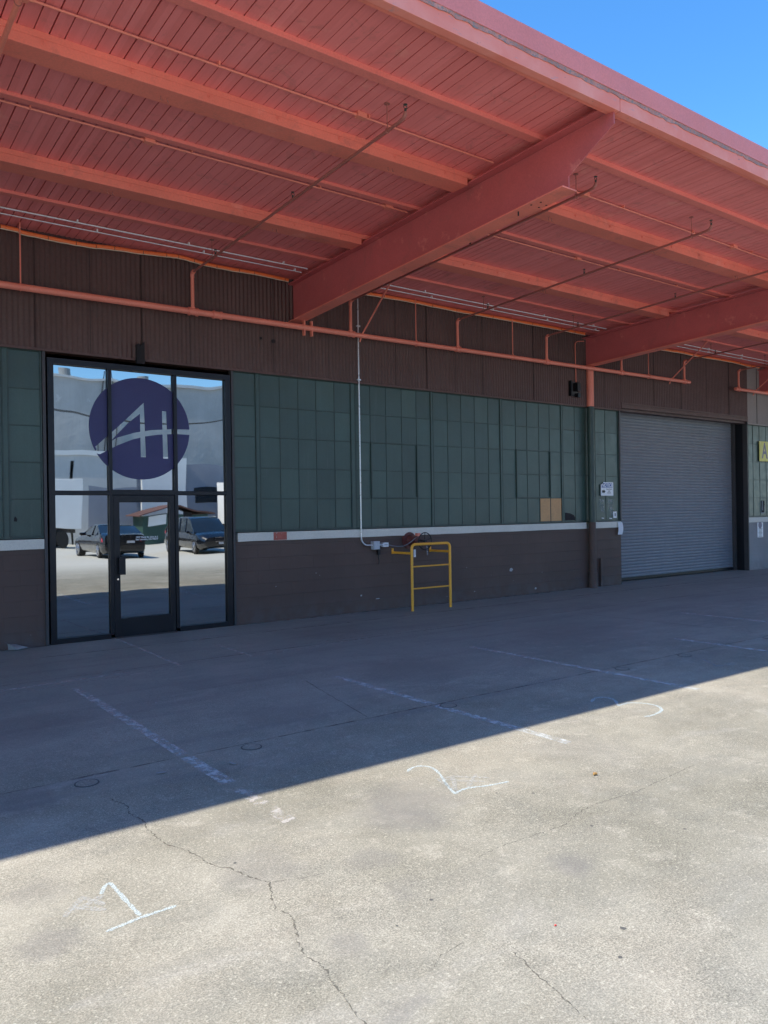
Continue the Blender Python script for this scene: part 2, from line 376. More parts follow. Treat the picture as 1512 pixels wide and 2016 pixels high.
# ------------------------------------------------------------------ ground
g = MB(); g.add([(-400, -400, 0), (400, -400, 0), (400, 400, 0), (-400, 400, 0)], [(0, 1, 2, 3)])
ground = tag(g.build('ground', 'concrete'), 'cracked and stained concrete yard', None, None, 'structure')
def gpart(mb, name, m, label=None): mb.keep = 1; return mb.build(name, m, ground, label=label)
def jag(pts, step=.035, amp=.010):
    out = []
    for a, b in zip(pts[:-1], pts[1:]):
        L = math.dist(a, b); n = max(1, int(L/step))
        for i in range(n):
            t = i/n; out.append((a[0]+(b[0]-a[0])*t+random.uniform(-amp, amp), a[1]+(b[1]-a[1])*t+random.uniform(-amp, amp)))
    out.append(pts[-1]); return out
CR = [[[1.451, -6.253], [1.495, -6.446], [1.462, -6.569], [1.491, -6.739], [1.47, -6.857], [1.469, -7.087], [1.514, -7.182], [1.55, -7.325], [1.558, -7.476], [1.614, -7.572], [1.654, -7.721], [1.696, -7.818], [1.647, -7.933], [1.601, -8.053], [1.632, -8.131], [1.587, -8.251], [1.553, -8.321], [1.522, -8.433], [1.537, -8.51], [1.533, -8.589], [1.511, -8.632], [1.505, -8.732], [1.483, -8.813], [1.473, -8.904], [1.45, -9.4], [1.30, -10.1]],
      [[1.704, -7.815], [1.8, -7.859], [1.943, -7.9]],
      [[4.698, -8.093], [4.01, -8.158], [3.586, -8.132], [3.443, -8.162], [3.274, -8.219], [2.975, -8.207], [2.816, -8.199], [2.634, -8.223]],
      [[2.166, -8.903], [2.154, -8.981], [2.129, -9.054], [2.115, -9.141], [2.103, -9.197], [2.069, -9.337]],
      [[1.855, -8.799], [1.932, -8.753], [2.061, -8.742]]]
for i, c in enumerate(CR):
    w = (.0062, .003, .0038, .005, .003)[i]
    gpart(MB().ribbon(jag(c, .014, .0055 if i else .007), w, .0012, .85), 'crack', 'crackline')
gpart(MB().ribbon(jag([(4.061, -4.149), (3.728, -5.728)], .1, .006), .009, .0010, .6), 'crack', 'crackline')
gpart(MB().ribbon(jag([(10.149, -2.61), (10.338, -5.621)], .2, .01), .010, .0010, .6), 'crack', 'crackline')
for y in (-5.758, -2.35, -.92):
    gpart(MB().ribbon(jag([(XA, y), (XB, y)], .25, .006), .018 if y != -.92 else .03, .0010, .7), 'joint', 'joint')
for y in (-12.3, -16.5, -24.5):
    gpart(MB().ribbon(jag([(XA, y), (XB, y)], .5, .006), .03, .0010, .7), 'joint', 'joint')
def stripe(x0, y0, x1, y1, w, m='stripe', z=.0011, label=None):
    n = 20; gpart(MB().ribbon([(x0+(x1-x0)*i/n, y0+(y1-y0)*i/n) for i in range(n+1)], w, z), 'painted_stripe', m, label)
stripe(2.13, -2.95, 2.13, -5.72, .085); stripe(2.13, -5.78, 2.135, -6.46, .095); stripe(2.135, -6.6, 2.13, -7.25, .09, 'stripefaint')
stripe(4.42, -4.2, 4.42, -5.74, .09); stripe(4.42, -5.78, 4.45, -7.25, .08)
stripe(6.69, -3.8, 6.69, -6.9, .09, 'stripe'); stripe(9.08, -5.1, 9.07, -7.0, .09); stripe(11.4, -3.5, 11.4, -7.0, .09)
stripe(1.0, -2.62, 2.82, -2.52, .05); stripe(.6, -2.9, 3.4, -2.60, .02); stripe(4.28, -2.58, 6.5, -2.30, .025); stripe(5.0, -2.2, 7.6, -2.18, .03, 'stripefaint')
stripe(3.45, -.1, 3.39, -2.52, .05); stripe(4.31, -1.45, 4.28, -2.58, .035); stripe(7.2, -2.25, 10.5, -2.4, .03, 'stripefaint')
def chalk(name, lines, w, m, label):
    mb = MB()
    for k, l in enumerate(lines):
        o = []
        for a, b in zip(l[:-1], l[1:]):
            n = max(2, int(math.dist(a, b)/.02)); o += [(a[0]+(b[0]-a[0])*i/n, a[1]+(b[1]-a[1])*i/n) for i in range(n)]
        o.append(l[-1]); mb.ribbon(o, w, .0014+.0004*k, .35)
    gpart(mb, name, m, label)
def sm(p):   # Catmull-Rom smoothing
    q = [p[0]]+p+[p[-1]]; out = []
    for i in range(1, len(q)-2):
        for k in range(6):
            t = k/6; out.append(tuple(.5*(2*q[i][j]+(q[i+1][j]-q[i-1][j])*t+(2*q[i-1][j]-5*q[i][j]+4*q[i+1][j]-q[i+2][j])*t*t+(3*q[i][j]-q[i-1][j]-3*q[i+1][j]+q[i+2][j])*t**3) for j in (0, 1)))
    return out+[tuple(p[-1])]
chalk('chalk_numeral', [sm([(1.045, -7.443), (1.081, -7.379), (1.109, -7.364), (1.113, -7.434), (1.116, -7.593), (1.121, -7.743)]), [(.965, -7.78), (1.117, -7.757), (1.276, -7.755)]], .018, 'chalk', 'numeral 1 drawn in pale blue chalk')
chalk('chalk_numeral', [sm([(3.146, -7.004), (3.215, -6.965), (3.286, -6.975), (3.317, -7.049), (3.278, -7.173), (3.196, -7.327), (3.137, -7.452), (3.117, -7.503)]), sm([(3.117, -7.503), (3.18, -7.482), (3.259, -7.484), (3.373, -7.527), (3.519, -7.554)])], .019, 'chalk', 'numeral 2 drawn in pale chalk')
chalk('faded_mark', [[(3.155, -7.487), (3.20, -7.24), (3.311, -7.26), (3.15, -7.48)], [(3.22, -7.26), (3.40, -7.46)], [(3.45, -7.33), (3.25, -7.47)], [(3.30, -7.25), (3.47, -7.43)]], .024, 'chalkfaint', None)
chalk('chalk_numeral', [sm([(5.546, -6.574), (5.695, -6.506), (5.776, -6.544), (5.763, -6.654), (5.618, -6.805)]), sm([(5.618, -6.805), (5.773, -6.808), (5.855, -6.905), (5.862, -7.023), (5.766, -7.132), (5.59, -7.179), (5.483, -7.166)])], .026, 'chalk', 'numeral 3 drawn in pale chalk across the shadow edge')
chalk('chalk_numeral', [[(8.069, -6.109), (7.818, -6.421), (8.043, -6.483), (8.058, -6.405)]], .022, 'chalkblue', 'faint blue chalk mark in the shade')
chalk('faded_mark', [[(.86, -7.55), (.97, -7.42), (1.03, -7.55)], [(.93, -7.52), (1.05, -7.46)], [(.90, -7.48), (1.02, -7.60)]], .03, 'chalkfaint', None)
for (x, y) in [(1.418, -5.888), (2.594, -5.862), (4.5, -5.86), (6.947, -5.861), (8.103, -5.859), (10.0, -5.86)]:
    mb = MB().disc((x, y), .066, .004, 24); d = gpart(mb, 'floor_cap', 'concrete')
    gpart(MB().torus((x, y, -.003), .072, .0075, 'z', 32, 6), 'cap_ring', 'capring')
for (x, y, r) in [(2.64, -9.06, .013), (2.18, -8.4, .009), (1.93, -8.48, .006), (3.37, -8.32, .008), (3.32, -7.65, .008), (3.49, -7.79, .008), (2.46, -9.18, .009), (1.66, -7.53, .008), (3.72, -8.65, .009)]:
    gpart(MB().disc((x, y), r, .0012, 12, .25), 'gum_spot', 'capring')

# litter
LIT = [((2.52, -4.12), 'pale scrap on the shade in front of the glass entrance door'), ((1.85, -5.09), 'narrow pale scrap left of the long worn line, near the left edge'),
       ((3.53, -4.06), 'pale scrap on the shade beside the long floor joint crack'), ((2.31, -6.14), 'pale crumb near the lower end of the long worn line'),
       ((1.86, -6.02), 'pale crumb between the leftmost floor cap and the worn line'), ((13.58, -3.0), 'pale scrap on the shade in front of the roller door'),
       ((5.54, -2.19), 'pale scrap on the floor below and left of the yellow rail'), ((8.9, -.42), 'whitish scrap by the wall between the yellow rail legs'), ((14.5, -.12), 'white crumb at the wall foot beside the roller door')]
for (x, y), lab in LIT:
    a = random.uniform(0, 3); w = random.uniform(.010, .017); l = w*random.uniform(1.2, 2.4)
    pts = [(x+u*math.cos(a)-v*math.sin(a), y+u*math.sin(a)+v*math.cos(a)) for u, v in [(-l, -w*.5), (-l*.2, -w*.7), (l, -w*.3), (l*.7, w*.5), (-l*.5, w*.6)]]
    mb = MB(); n = 5; zs = [random.uniform(.006, .014) for _ in pts]
    mb.add([(p[0], p[1], z) for p, z in zip(pts, zs)]+[(p[0], p[1], z+.002) for p, z in zip(pts, zs)]+[(x, y, .010), (x, y, .012)], [(i, (i+1) % n, 10) for i in range(n)]+[((i+1) % n+n, i+n, 11) for i in range(n)]+[(i, i+n, (i+1) % n+n, (i+1) % n) for i in range(n)])
    solo(mb, 'litter_scrap', 'scrap', lab, 'litter', (x, y, 0), 'pale scraps on the shaded floor')
mb = MB(); pts = [(-.14, -.02, .12), (-.10, .02, .09), (-.06, -.04, .07), (0, .02, .075), (.07, -.03, .05), (.15, 0, .02), (.08, .04, .01), (-.02, .05, .008), (-.09, .03, .01)]
mb.add([(2.15+p[0], -.12+p[1], p[2]) for p in pts]+[(2.15, -.2, .015), (2.12, -.17, .05)], [(0, 1, 2), (1, 3, 2), (2, 3, 10), (3, 4, 10), (4, 5, 9), (5, 6, 4), (6, 7, 3), (6, 3, 4), (7, 8, 1), (7, 1, 3), (8, 2, 1), (8, 9, 2), (2, 9, 10), (4, 9, 10), (8, 7, 9), (7, 6, 9), (6, 5, 9)])
solo(mb, 'crumpled_wrapper', 'scrap', 'crumpled pale plastic wrapper at the foot of the wall left of the glass entrance', 'litter', (2.15, -.12, 0))
def chip(x, y, r, m, nm, lab):
    mb = MB().tube([(x-r, y, r*.5), (x-r*.3, y+r*.2, r*.7), (x+r*.5, y-r*.1, r*.6), (x+r, y, r*.4)], [r*.2, r*.5, r*.45, r*.15], 8); solo(mb, nm, m, lab, 'litter', (x, y, 0), smooth=True)
chip(4.03, -7.82, .018, 'leaf', 'dry_leaf', 'small curled orange leaf lying on the sunlit concrete')
chip(2.44, -8.88, .006, 'redbit', 'red_scrap', 'tiny bright red scrap on the sunlit concrete')

# ------------------------------------------------------------------ the warehouse
wh = thing('warehouse', 'long brown warehouse with green painted windows under a red canopy', 'building', (0, 0, 0))
def P(mb, name, m, parent=wh, **k): return mb.build(name, m, parent, **k)
def wallseg(x0, x1, m): P(MB().box(x0, x1, 0, .2, -.05, 1.285), 'masonry_wall', m, bevel=.004)
wallseg(XA, 2.575, 'block'); wallseg(5.30, 14.83, 'block'); wallseg(20.30, XB, 'blockgrey')
def sillseg(x0, x1):
    mb = MB(); n = max(1, int((x1-x0)/.25)); top = [(x0+(x1-x0)*i/n) for i in range(n+1)]
    vs = []
    for x in top:
        zb = 1.286+random.uniform(-.004, .003); vs += [(x, -.028, zb), (x, -.028, 1.418), (x, .19, 1.422), (x, .19, zb)]
    fs = [(0, 1, 2, 3), (4*n+3, 4*n+2, 4*n+1, 4*n)]
    for i in range(n):
        a = 4*i; b = a+4; fs += [(a, b, b+1, a+1), (a+1, b+1, b+2, a+2), (a+2, b+2, b+3, a+3), (a+3, b+3, b, a)]
    return P(mb.add(vs, fs), 'window_sill', 'sill')
sillseg(XA, 2.53); sl1 = sillseg(5.34, 13.60); sillseg(13.86, 14.80); sillseg(20.30, XB)
P(MB().box(5.955, 6.195, -.0305, -.0285, 1.29, 1.415), 'red_patch', 'patch', sl1)
# siding: corrugated sheets above the windows
def siding(x0, x1, z0, z1, m, seams, y=-.045):
    mb = MB(); p = .0675; amp = .009; sg = 6; n = int((x1-x0)/p*sg); vs = []; fs = []
    for i in range(n+1):
        x = x0+(x1-x0)*i/n; yy = y-amp*math.cos(2*math.pi*x/p)
        vs += [(x, yy, z0), (x, yy, z1)]
    for i in range(n): fs.append((2*i, 2*i+2, 2*i+3, 2*i+1))
    mb.add(vs, fs); P(mb, 'corrugated_siding', m, smooth=True)
    mb = MB()
    for s_ in seams:
        if x0 < s_ < x1: P(MB().box(s_-.0025, s_+.0025, y-.0105, y+.002, z0+.001, z1-.02), 'sheet_seam', 'seam')
    P(MB().box(x0, x1, y-.018, y-.003, z0-.022, z0+.012), 'drip_flashing', m)
seams = [-2.6, -1.2, .2, 1.6, 2.45, 3.161, 3.877, 4.598, 5.996, 7.02, 8.43, 9.153, 9.848, 10.545, 11.977, 12.753, 14.25]
siding(XA, 14.84, 3.935, 5.52, 'brown', seams)
siding(14.845, 20.255, 4.10, 5.52, 'brown', [16.084, 17.2, 18.3, 19.354])
siding(20.26, XB, 3.935, 5.52, 'greysiding', [20.75, 21.45, 22.8, 24.2])
P(MB().box(14.845, 20.255, -.060, .0, 3.985, 4.075), 'lintel', 'brown', bevel=.004)
P(MB().box(XA, XB, .02, .22, 3.93, 7.0), 'upper_wall', 'brown')
P(MB().box(XA, XB, .22, 30, 6.8, 7.02), 'roof', 'roof')
mb = MB(); mb.box(XA, XA+.2, .22, 30, 0, 6.8); mb.box(XB-.2, XB, .22, 30, 0, 6.8); mb.box(XA, XB, 29.8, 30, 0, 6.79); P(mb, 'side_wall', 'block')
for (x, z, r) in [(5.77, 4.47, .022), (5.992, 4.448, .032)]: P(MB().cyl((x, -.058, z), (x, -.040, z), r, 16), 'siding_hole', 'dark')
for a, b in ((XA, 2.575), (5.30, 14.83)):
    gpart(MB().ribbon(jag([(a, -.035), (b, -.035)], .12, .022), .06, .0009, .8), 'grime_line', 'joint')
for (x, z, w_) in [(6.75, .72, .014), (6.82, .68, .01), (7.65, .28, .02), (8.0, .20, .05), (10.1, .63, .012), (10.75, .45, .01), (9.6, .12, .012), (11.35, .30, .012), (11.3, .52, .05), (10.3, .16, .02), (12.0, .1, .03), (2.35, .16, .008), (6.0, .55, .008), (12.2, .42, .012)]:
    h_ = w_*random.choice((.25, .5, 1.2)); P(MB().prism([(x-w_, z-h_*.4), (x+w_*.2, z-h_*.6), (x+w_, z), (x+w_*.4, z+h_*.6), (x-w_*.6, z+h_*.5)], 'y', -.0012, .002), 'paint_dab', 'dab')
# steel windows, glass painted green
ROWS = [1.465, 1.95, 2.435, 2.92, 3.405, 3.90]
def window(x0, x1, bars, vent=None, skip=()):
    mb = MB()     # outer frame
    f = .020
    mb.box(x0, x0+f, -.012, .03, 1.43, 3.93); mb.box(x1-f, x1, -.012, .03, 1.43, 3.93)
    mb.box(x0+f, x1-f, -.010, .03, 1.43, 1.46); mb.box(x0+f, x1-f, -.010, .03, 3.905, 3.93)
    w = P(mb, 'steel_window', 'greenbar', bevel=.002)
    mb = MB(); w2 = .0075
    for b in bars: mb.box(b-w2, b+w2, -.001, .016, 1.46, 3.905)
    for z in ROWS[1:-1]:
        mb.box(x0+f, x1-f, -.0065, .015, z-.007, z+.007)
        if not bars: mb.build('glazing_bar', 'greenbar', w, bevel=.002); mb = MB()
    if bars: mb.build('glazing_bar', 'greenbar', w, bevel=.002)
    if vent:
        a, b = vent; mb = MB(); q = .018
        mb.box(a-.01, a+q, -.020, -.002, 1.945, 2.935); mb.box(b-q, b+.01, -.020, -.002, 1.945, 2.935)
        mb.box(a+q, b-q, -.018, -.002, 1.945, 1.972); mb.box(a+q, b-q, -.018, -.002, 2.912, 2.935)
        mb.build('vent_frame', 'greenbar', w, bevel=.003)
    xs = [x0+f]+list(bars)+[x1-f]; mb = MB()
    for i in range(len(xs)-1):
        for j in range(5):
            if (i, j) in skip: continue
            a, b, c, d = xs[i]+.001, xs[i+1]-.001, ROWS[j]+.001, ROWS[j+1]-.001; t = [random.uniform(-.0016, .0016) for _ in range(3)]
            y = .0065; mb.add([(a, y+t[0], c), (b, y+t[1], c), (b, y+t[2], d), (a, y+t[0]+t[2]-t[1], d), (a, y+.006, c), (b, y+.006, c), (b, y+.006, d), (a, y+.006, d)],
                             [(0, 1, 2, 3), (7, 6, 5, 4), (0, 4, 5, 1), (1, 5, 6, 2), (2, 6, 7, 3), (3, 7, 4, 0)])
    mb.build('painted_pane', 'green', w)
    return w
x = 2.04-.06
P(MB().box(XA, 2.535, .0185, .0195, 1.43, 3.93).box(5.298, 14.785, .0185, .0195, 1.43, 3.93).box(20.30, XB, .0185, .0195, 1.43, 3.93), 'window_backing', 'green')
for a, b in ((2.061, 2.109), (5.701, 5.744), (7.501, 7.564), (9.276, 9.304), (11.061, 11.089), (12.861, 12.884)):
    P(MB().box(a, b, -.008, .018, 1.43, 3.93), 'mullion_plate', 'green')
wl = window(2.11, 2.53, [], None)
for k in range(7):
    b = 2.06-1.79*k; a = b-1.74; window(a, b, [a+.37, a+.71, a+1.05, a+1.39], (a+.37, a+1.39) if k % 2 == 0 else None)
window(5.30, 5.70, []); window(5.745, 7.50, [6.12, 6.46, 6.80, 7.16]); window(7.565, 9.275, [7.90, 8.24, 8.59, 8.93], (7.9, 8.93))
window(9.305, 11.06, [9.68, 10.02, 10.37, 10.73])
w5 = window(11.09, 12.86, [11.49, 11.815, 12.17, 12.495], (11.49, 12.495), skip=((3, 0), (4, 0)))
w6 = window(12.885, 14.78, [13.29, 13.62, 13.97, 14.32])
mb = MB().box(12.187, 12.482, .004, .014, 1.47, 1.942); mb.box(12.508, 12.828, .004, .014, 1.47, 1.942); 
for b_ in ((12.187, 12.482), (12.508, 12.828)): pass
MB().box(12.187, 12.482, .001, .014, 1.47, 1.942).build('plywood_panel', 'ply', w5)
MB().box(12.508, 12.828, .002, .014, 1.47, 1.942).build('plywood_panel', 'ply', w5)
MB().prism([(12.945, 1.475), (13.262, 1.475), (13.262, 1.53), (13.23, 1.58), (13.12, 1.62), (13.0, 1.637), (12.945, 1.637)], 'y', .0005, .0035).build('broken_pane', 'dark', w6)
MB().prism([(2.17, 1.66), (2.205, 1.655), (2.21, 1.69), (2.185, 1.725), (2.172, 1.70)], 'y', .0005, .0035).build('broken_pane', 'dark', wl)
for (a, b, c, d) in ((14.07, 14.27, 1.60, 1.93), (14.36, 14.60, 1.56, 1.93)):
    mb = MB(); mb.prism([(a+.03, d), (b-.02, d-.02), (b-.04, (c+d)/2), (b, c+.03), ((a+b)/2+.02, c), (a+.05, c+.12), (a, (c+d)/2)], 'y', .0012, .0024); mb.build('dried_smear', 'smear', w6)
MB().prism([(14.15, 1.515), (14.25, 1.505), (14.23, 1.49), (14.16, 1.495)], 'y', .0012, .0024).build('paint_chip', 'paper', w6)
MB().prism([(14.42, 1.505), (14.53, 1.50), (14.51, 1.48), (14.43, 1.485)], 'y', .0012, .0024).build('paint_chip', 'paper', w6)
for k in range(6):
    a = 20.34+1.79*k; w = window(a, a+1.75, [a+.27+.345*i for i in range(4)])
    if k == 0:
        MB().box(20.97, 21.17, .0005, .0035, 1.52, 1.87).build('broken_pane', 'dark', w)
        mb = MB(); mb.box(20.97, 20.99, -.002, .002, 1.52, 1.87); mb.box(21.05, 21.08, -.002, .002, 1.6, 1.86); mb.box(21.15, 21.17, -.002, .002, 1.52, 1.74); mb.box(20.99, 21.15, -.002, .002, 1.52, 1.545); mb.build('glass_shard', 'scrap', w)
for a, b in ((2.535, 2.575), (5.262, 5.298)): P(MB().box(a, b, -.03, .06, 0, 3.93), 'jamb_trim', 'jamb', bevel=.003)
P(MB().box(14.785, 14.83, -.03, .38, 1.43, 3.985), 'door_jamb', 'jamb', bevel=.003); P(MB().box(20.262, 20.298, -.03, .1, 0, 3.985), 'door_jamb', 'jamb', bevel=.003)
P(MB().box(20.262, 20.30, .1, .50, 0, 3.985), 'door_reveal', 'bronze')
P(MB().box(14.80, 14.83, .2, .50, 0, 1.43), 'door_reveal', 'bronze')

# storefront: frame, panes, logo
sf = P(MB().box(2.60, 2.68, -.02, .09, 0, 3.845).box(5.165, 5.25, -.02, .09, 0, 3.845)
       .box(2.68, 5.165, -.02, .09, 3.765, 3.845)
       .box(3.395, 3.445, -.018, .088, .05, 3.765).box(4.345, 4.395, -.018, .088, .05, 3.765)
       .box(2.68, 3.395, -.016, .086, 2.005, 2.06).box(3.445, 4.345, -.016, .086, 2.005, 2.075).box(4.395, 5.165, -.016, .086, 2.005, 2.06)
       .box(2.68, 3.395, -.016, .086, 0, .07).box(4.395, 5.165, -.016, .086, 0, .07), 'entrance_window', 'bronze', bevel=.003)
def pane(x0, x1, z0, z1, y, parent, amp=.0022, ph=0., name='glass_pane'):
    n = 26; vs = []; fs = []; w = x1-x0; h = z1-z0
    for j in range(n+1):
        for i in range(n+1):
            u = i/n; v = j/n
            d = .45*amp*(1-(2*u-1)**2)*(1-(2*v-1)**2)+.00020*math.sin(7*v+ph+2*u)+.00016*math.sin(9*u+ph*2+3*v)+.00006*math.sin(23*v+ph)
            vs.append((x0+w*u, y-d, z0+h*v))
    for j in range(n):
        for i in range(n): a = j*(n+1)+i; fs.append((a, a+1, a+n+2, a+n+1))
    k = len(vs); vs += [(x0, y+.008, z0), (x1, y+.008, z0), (x1, y+.008, z1), (x0, y+.008, z1)]; fs.append((k, k+3, k+2, k+1))
    mb = MB(); mb.keep = 1; mb.add(vs, fs)
    return mb.build(name, 'glass', parent, smooth=True)
GY = .035
pane(2.685, 3.39, 2.065, 3.76, GY, sf, .0014, .4); pane(3.45, 4.34, 2.08, 3.76, GY, sf, .0016, 1.9); pane(4.40, 5.16, 2.065, 3.76, GY, sf, .0014, 3.3)
pane(2.685, 3.39, .075, 2.0, GY, sf, .0012, 2.2); pane(4.40, 5.16, .075, 2.0, GY, sf, .0012, 5.)
# logo: purple disc with an AH monogram cut out
C0 = (3.873, 2.955); RL = .728
strokes = [
    [(-.685, -.36), (-.60, -.50), (.03, .395), (.03, .325), (.03, .395)],
]
def L(px, py):   # picture-measured logo coordinates -> wall coordinates (relative to the disc)
    return ((px-838)/300*RL, -(py-588)/300*RL)
ST = [[L(572, 703), L(640, 640), L(700, 585), L(858, 430), L(858, 478), L(760, 560), L(672, 655), L(630, 700), L(590, 738), L(578, 722)],        # left diagonal of the A
      [L(832, 470), L(858, 430), L(866, 755), L(834, 755)],                                       # A upright
      [L(966, 474), L(994, 474), L(1002, 760), L(970, 760)],                                      # H upright
      [L(590, 745), L(560, 735), L(640, 680), L(700, 645), L(800, 612), L(900, 592), L(1000, 582), L(1160, 576), L(1160, 610), L(1040, 609), L(940, 618), L(860, 632), L(790, 652), L(700, 690), L(640, 722), L(600, 745)]]
def inside(p, poly):
    c = False; n = len(poly)
    for i in range(n):
        a, b = poly[i], poly[(i+1) % n]
        if (a[1] > p[1]) != (b[1] > p[1]) and p[0] < (b[0]-a[0])*(p[1]-a[1])/(b[1]-a[1])+a[0]: c = not c
    return c
vs = []; es = []
def ring(pts):
    k = len(vs); vs.extend([Vector(p) for p in pts]); es.extend([(k+i, k+(i+1) % len(pts)) for i in range(len(pts))])
ring([(RL*math.cos(2*math.pi*i/96), RL*math.sin(2*math.pi*i/96)) for i in range(96)])
for s_ in ST: ring(s_)
rv, re_, rf, _, _, _ = delaunay_2d_cdt(vs, es, [], 0, 1e-5)
keep = []
for f_ in rf:
    cx = sum(rv[i].x for i in f_)/len(f_); cy = sum(rv[i].y for i in f_)/len(f_)
    if cx*cx+cy*cy < (RL*.9995)**2 and not any(inside((cx, cy), s_) for s_ in ST): keep.append(f_)
mb = MB(); mb.keep = 1
mb.add([(C0[0]+v.x, GY-.006, C0[1]+v.y) for v in rv], [tuple(f_) for f_ in keep])
lg = mb.build('logo_decal', 'vinyl', sf)
# door leaf
dr = P(MB().box(3.450, 3.535, -.010, .06, .012, 2.0).box(4.262, 4.338, -.010, .06, .012, 2.0).box(3.535, 4.262, -.010, .06, 1.905, 2.0).box(3.535, 4.262, -.010, .06, .012, .27), 'entrance_door', 'bronze', bevel=.003)
pane(3.54, 4.257, .275, 1.90, GY, dr, .0012, 4.1, 'door_glass')
MB().box(3.500, 3.590, -.075, -.055, .885, 1.14).box(3.505, 3.525, -.055, -.011, .90, .93).box(3.505, 3.525, -.055, -.011, 1.09, 1.12).build('door_handle', 'bronze', dr, bevel=.003)
MB().cyl((3.497, -.022, .822), (3.497, -.0105, .822), .013, 16).build('door_lock', 'chrome', dr)
MB().box(3.56, 3.62, -.03, -.011, .262, .268).build('weather_strip', 'jamb', dr)
text('door_address', '1937 Davis St, Unit A-1\nSan Leandro, CA 94577', .034, (3.935, GY-.008, 1.385), 'white', dr, bold=.0008, ext=.0005)
P(MB().box(3.455, 4.335, -.06, .05, .0, .012), 'door_threshold', 'jamb')
P(MB().prism([(3.775, 3.865), (3.775, 4.13), (3.80, 4.145), (3.835, 4.12), (3.885, 4.18), (3.885, 3.865)], 'y', -.13, -.065).add([], []), 'awning_bracket', 'dark')
# roller door
rd = P(MB().box(14.84, 14.92, .30, .43, 0, 3.99).box(20.17, 20.26, .30, .43, 0, 3.99), 'roller_door', 'jamb', bevel=.004)
mb = MB(); n = 53; vs = []; fs = []; sg = 6
for j in range(n):
    for k in range(sg+(j == n-1)):
        t = k/sg; z = .07+(3.93*(j+t))/n; y = .385-.011*math.sin(math.pi*t)**.8 if 0 < t < 1 else .385
        vs += [(14.90, y, z), (20.19, y, z)]
for i in range(len(vs)//2-1): fs.append((2*i, 2*i+1, 2*i+3, 2*i+2))
mb.add(vs, fs).build('slat_curtain', 'roller', rd)
MB().box(14.93, 20.16, .35, .41, .02, .085).build('bottom_bar', 'bronze', rd, bevel=.004)
P(MB().box(14.84, 20.26, .45, .5, 0, 4.1), 'door_backing', 'dark')
P(MB().box(14.84, 20.26, .0, .6, 4.0, 4.10), 'door_soffit', 'bronze')

# ------------------------------------------------------------------ canopy
cp = thing('canopy', 'deep red timber canopy on tapered steel beams along the warehouse', 'canopy', (0, 0, 5.4))
p = .1212; x = XA; mb = MB()
while x < XB:
    g_ = random.choice((.003, .004, .006, .008, .011, .013)); a, b = x+g_/2, x+p-g_/2; j = random.uniform(-.0015, .0015); x += p
    ys = (-.0, -6.25)
    mb.add([(a, ys[0], DK(ys[0])+j), (b, ys[0], DK(ys[0])+j), (b, ys[1], DK(ys[1])+j), (a, ys[1], DK(ys[1])+j)]+[(q, y_, DK(y_)+.045) for q, y_ in ((a, 0), (b, 0), (b, -6.25), (a, -6.25))],
           [(0, 3, 2, 1), (0, 1, 5, 4), (1, 2, 6, 5), (2, 3, 7, 6), (3, 0, 4, 7)])
mb.build('deck_boards', 'deck', cp)
MB().prism([(0, 5.536), (-6.24, 5.748), (-6.24, 5.90), (0, 5.70)], 'x', XA, XB).build('canopy_roof', 'roof', cp)
# fascia along the eaves, in 7.2 m boards
bx = 6.43-7.265*3
while bx < XB:
    a, b = bx+.004, bx+7.261
    f_ = MB().box(a, b, -6.325, -6.245, 5.578, 5.735).build('fascia_board', 'fascia', cp, bevel=.004)
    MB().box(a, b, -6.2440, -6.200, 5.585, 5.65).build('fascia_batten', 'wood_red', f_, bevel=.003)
    bx += 7.265
mb = MB(); n = 900; vs = []; fs = []
for i in range(n+1):
    x = XA+(XB-XA)*i/n; d = random.uniform(.0, .006); vs += [(x, -6.330-d, 5.710+random.uniform(-.012, .010)), (x, -6.334-d, 5.742+random.uniform(-.003, .012)), (x, -6.30, 5.752), (x, -6.30, 5.72)]
for i in range(n):
    a = 4*i; b = a+4
    for k in range(4): fs.append((a+k, b+k, b+(k+1) % 4, a+(k+1) % 4))
mb.add(vs, fs).build('roof_edge_strip', 'patina', cp)
MB().prism([(-6.345, 5.745), (-6.345, 5.935), (-6.20, 5.945), (-6.20, 5.90), (-6.335, 5.90), (-6.335, 5.745)], 'x', XA, XB).build('metal_coping', 'coping', cp)
# tapered beams
def beam(xc):
    w = MB().prism([(-.02, 4.80), (-5.72, 5.028), (-5.72, 5.149), (-6.29, 5.461), (-6.29, 5.593), (-.02, 5.392)], 'x', xc-.007, xc+.007).build('beam', 'steel_red', cp)
    MB().prism([(-.02, 4.785), (-5.728, 5.012), (-5.728, 5.028), (-.02, 4.802)], 'x', xc-.11, xc+.11).build('bottom_flange', 'wood_red', w, bevel=.002)  # brighter red than the web, painting in light bounced off the ground
    MB().prism([(-.02, 5.390), (-6.285, 5.603), (-6.285, 5.619), (-.02, 5.408)], 'x', xc-.11, xc+.11).build('top_flange', 'steel_red', w, bevel=.002)
    for yy, xx in ((-5.25, -.06), (-5.35, -.02), (-5.25, .06), (-5.33, .09)): MB().cyl((xc+xx, yy, 4.781+.0397*-yy), (xc+xx, yy, 4.790+.0397*-yy), .011, 8).build('bolt_hole', 'dark', w)
    MB().cyl((xc-.05, -5.05, 4.94), (xc-.05, -5.05, 5.0), .008, 8).build('bolt', 'dark', w)
    MB().box(xc-.15, xc+.15, -.06, -.02, 4.78, 5.40).build('end_plate', 'steel_red', w) if 0 else None
    return w
b0 = None; BX = [6.38+7.265*k for k in range(-2, 6)]
for xc in BX:
    if b0 is None: b0 = beam(xc); x00 = xc
    else: c = copy_tree(b0, cp); c.location = (xc-x00, 0, 0)
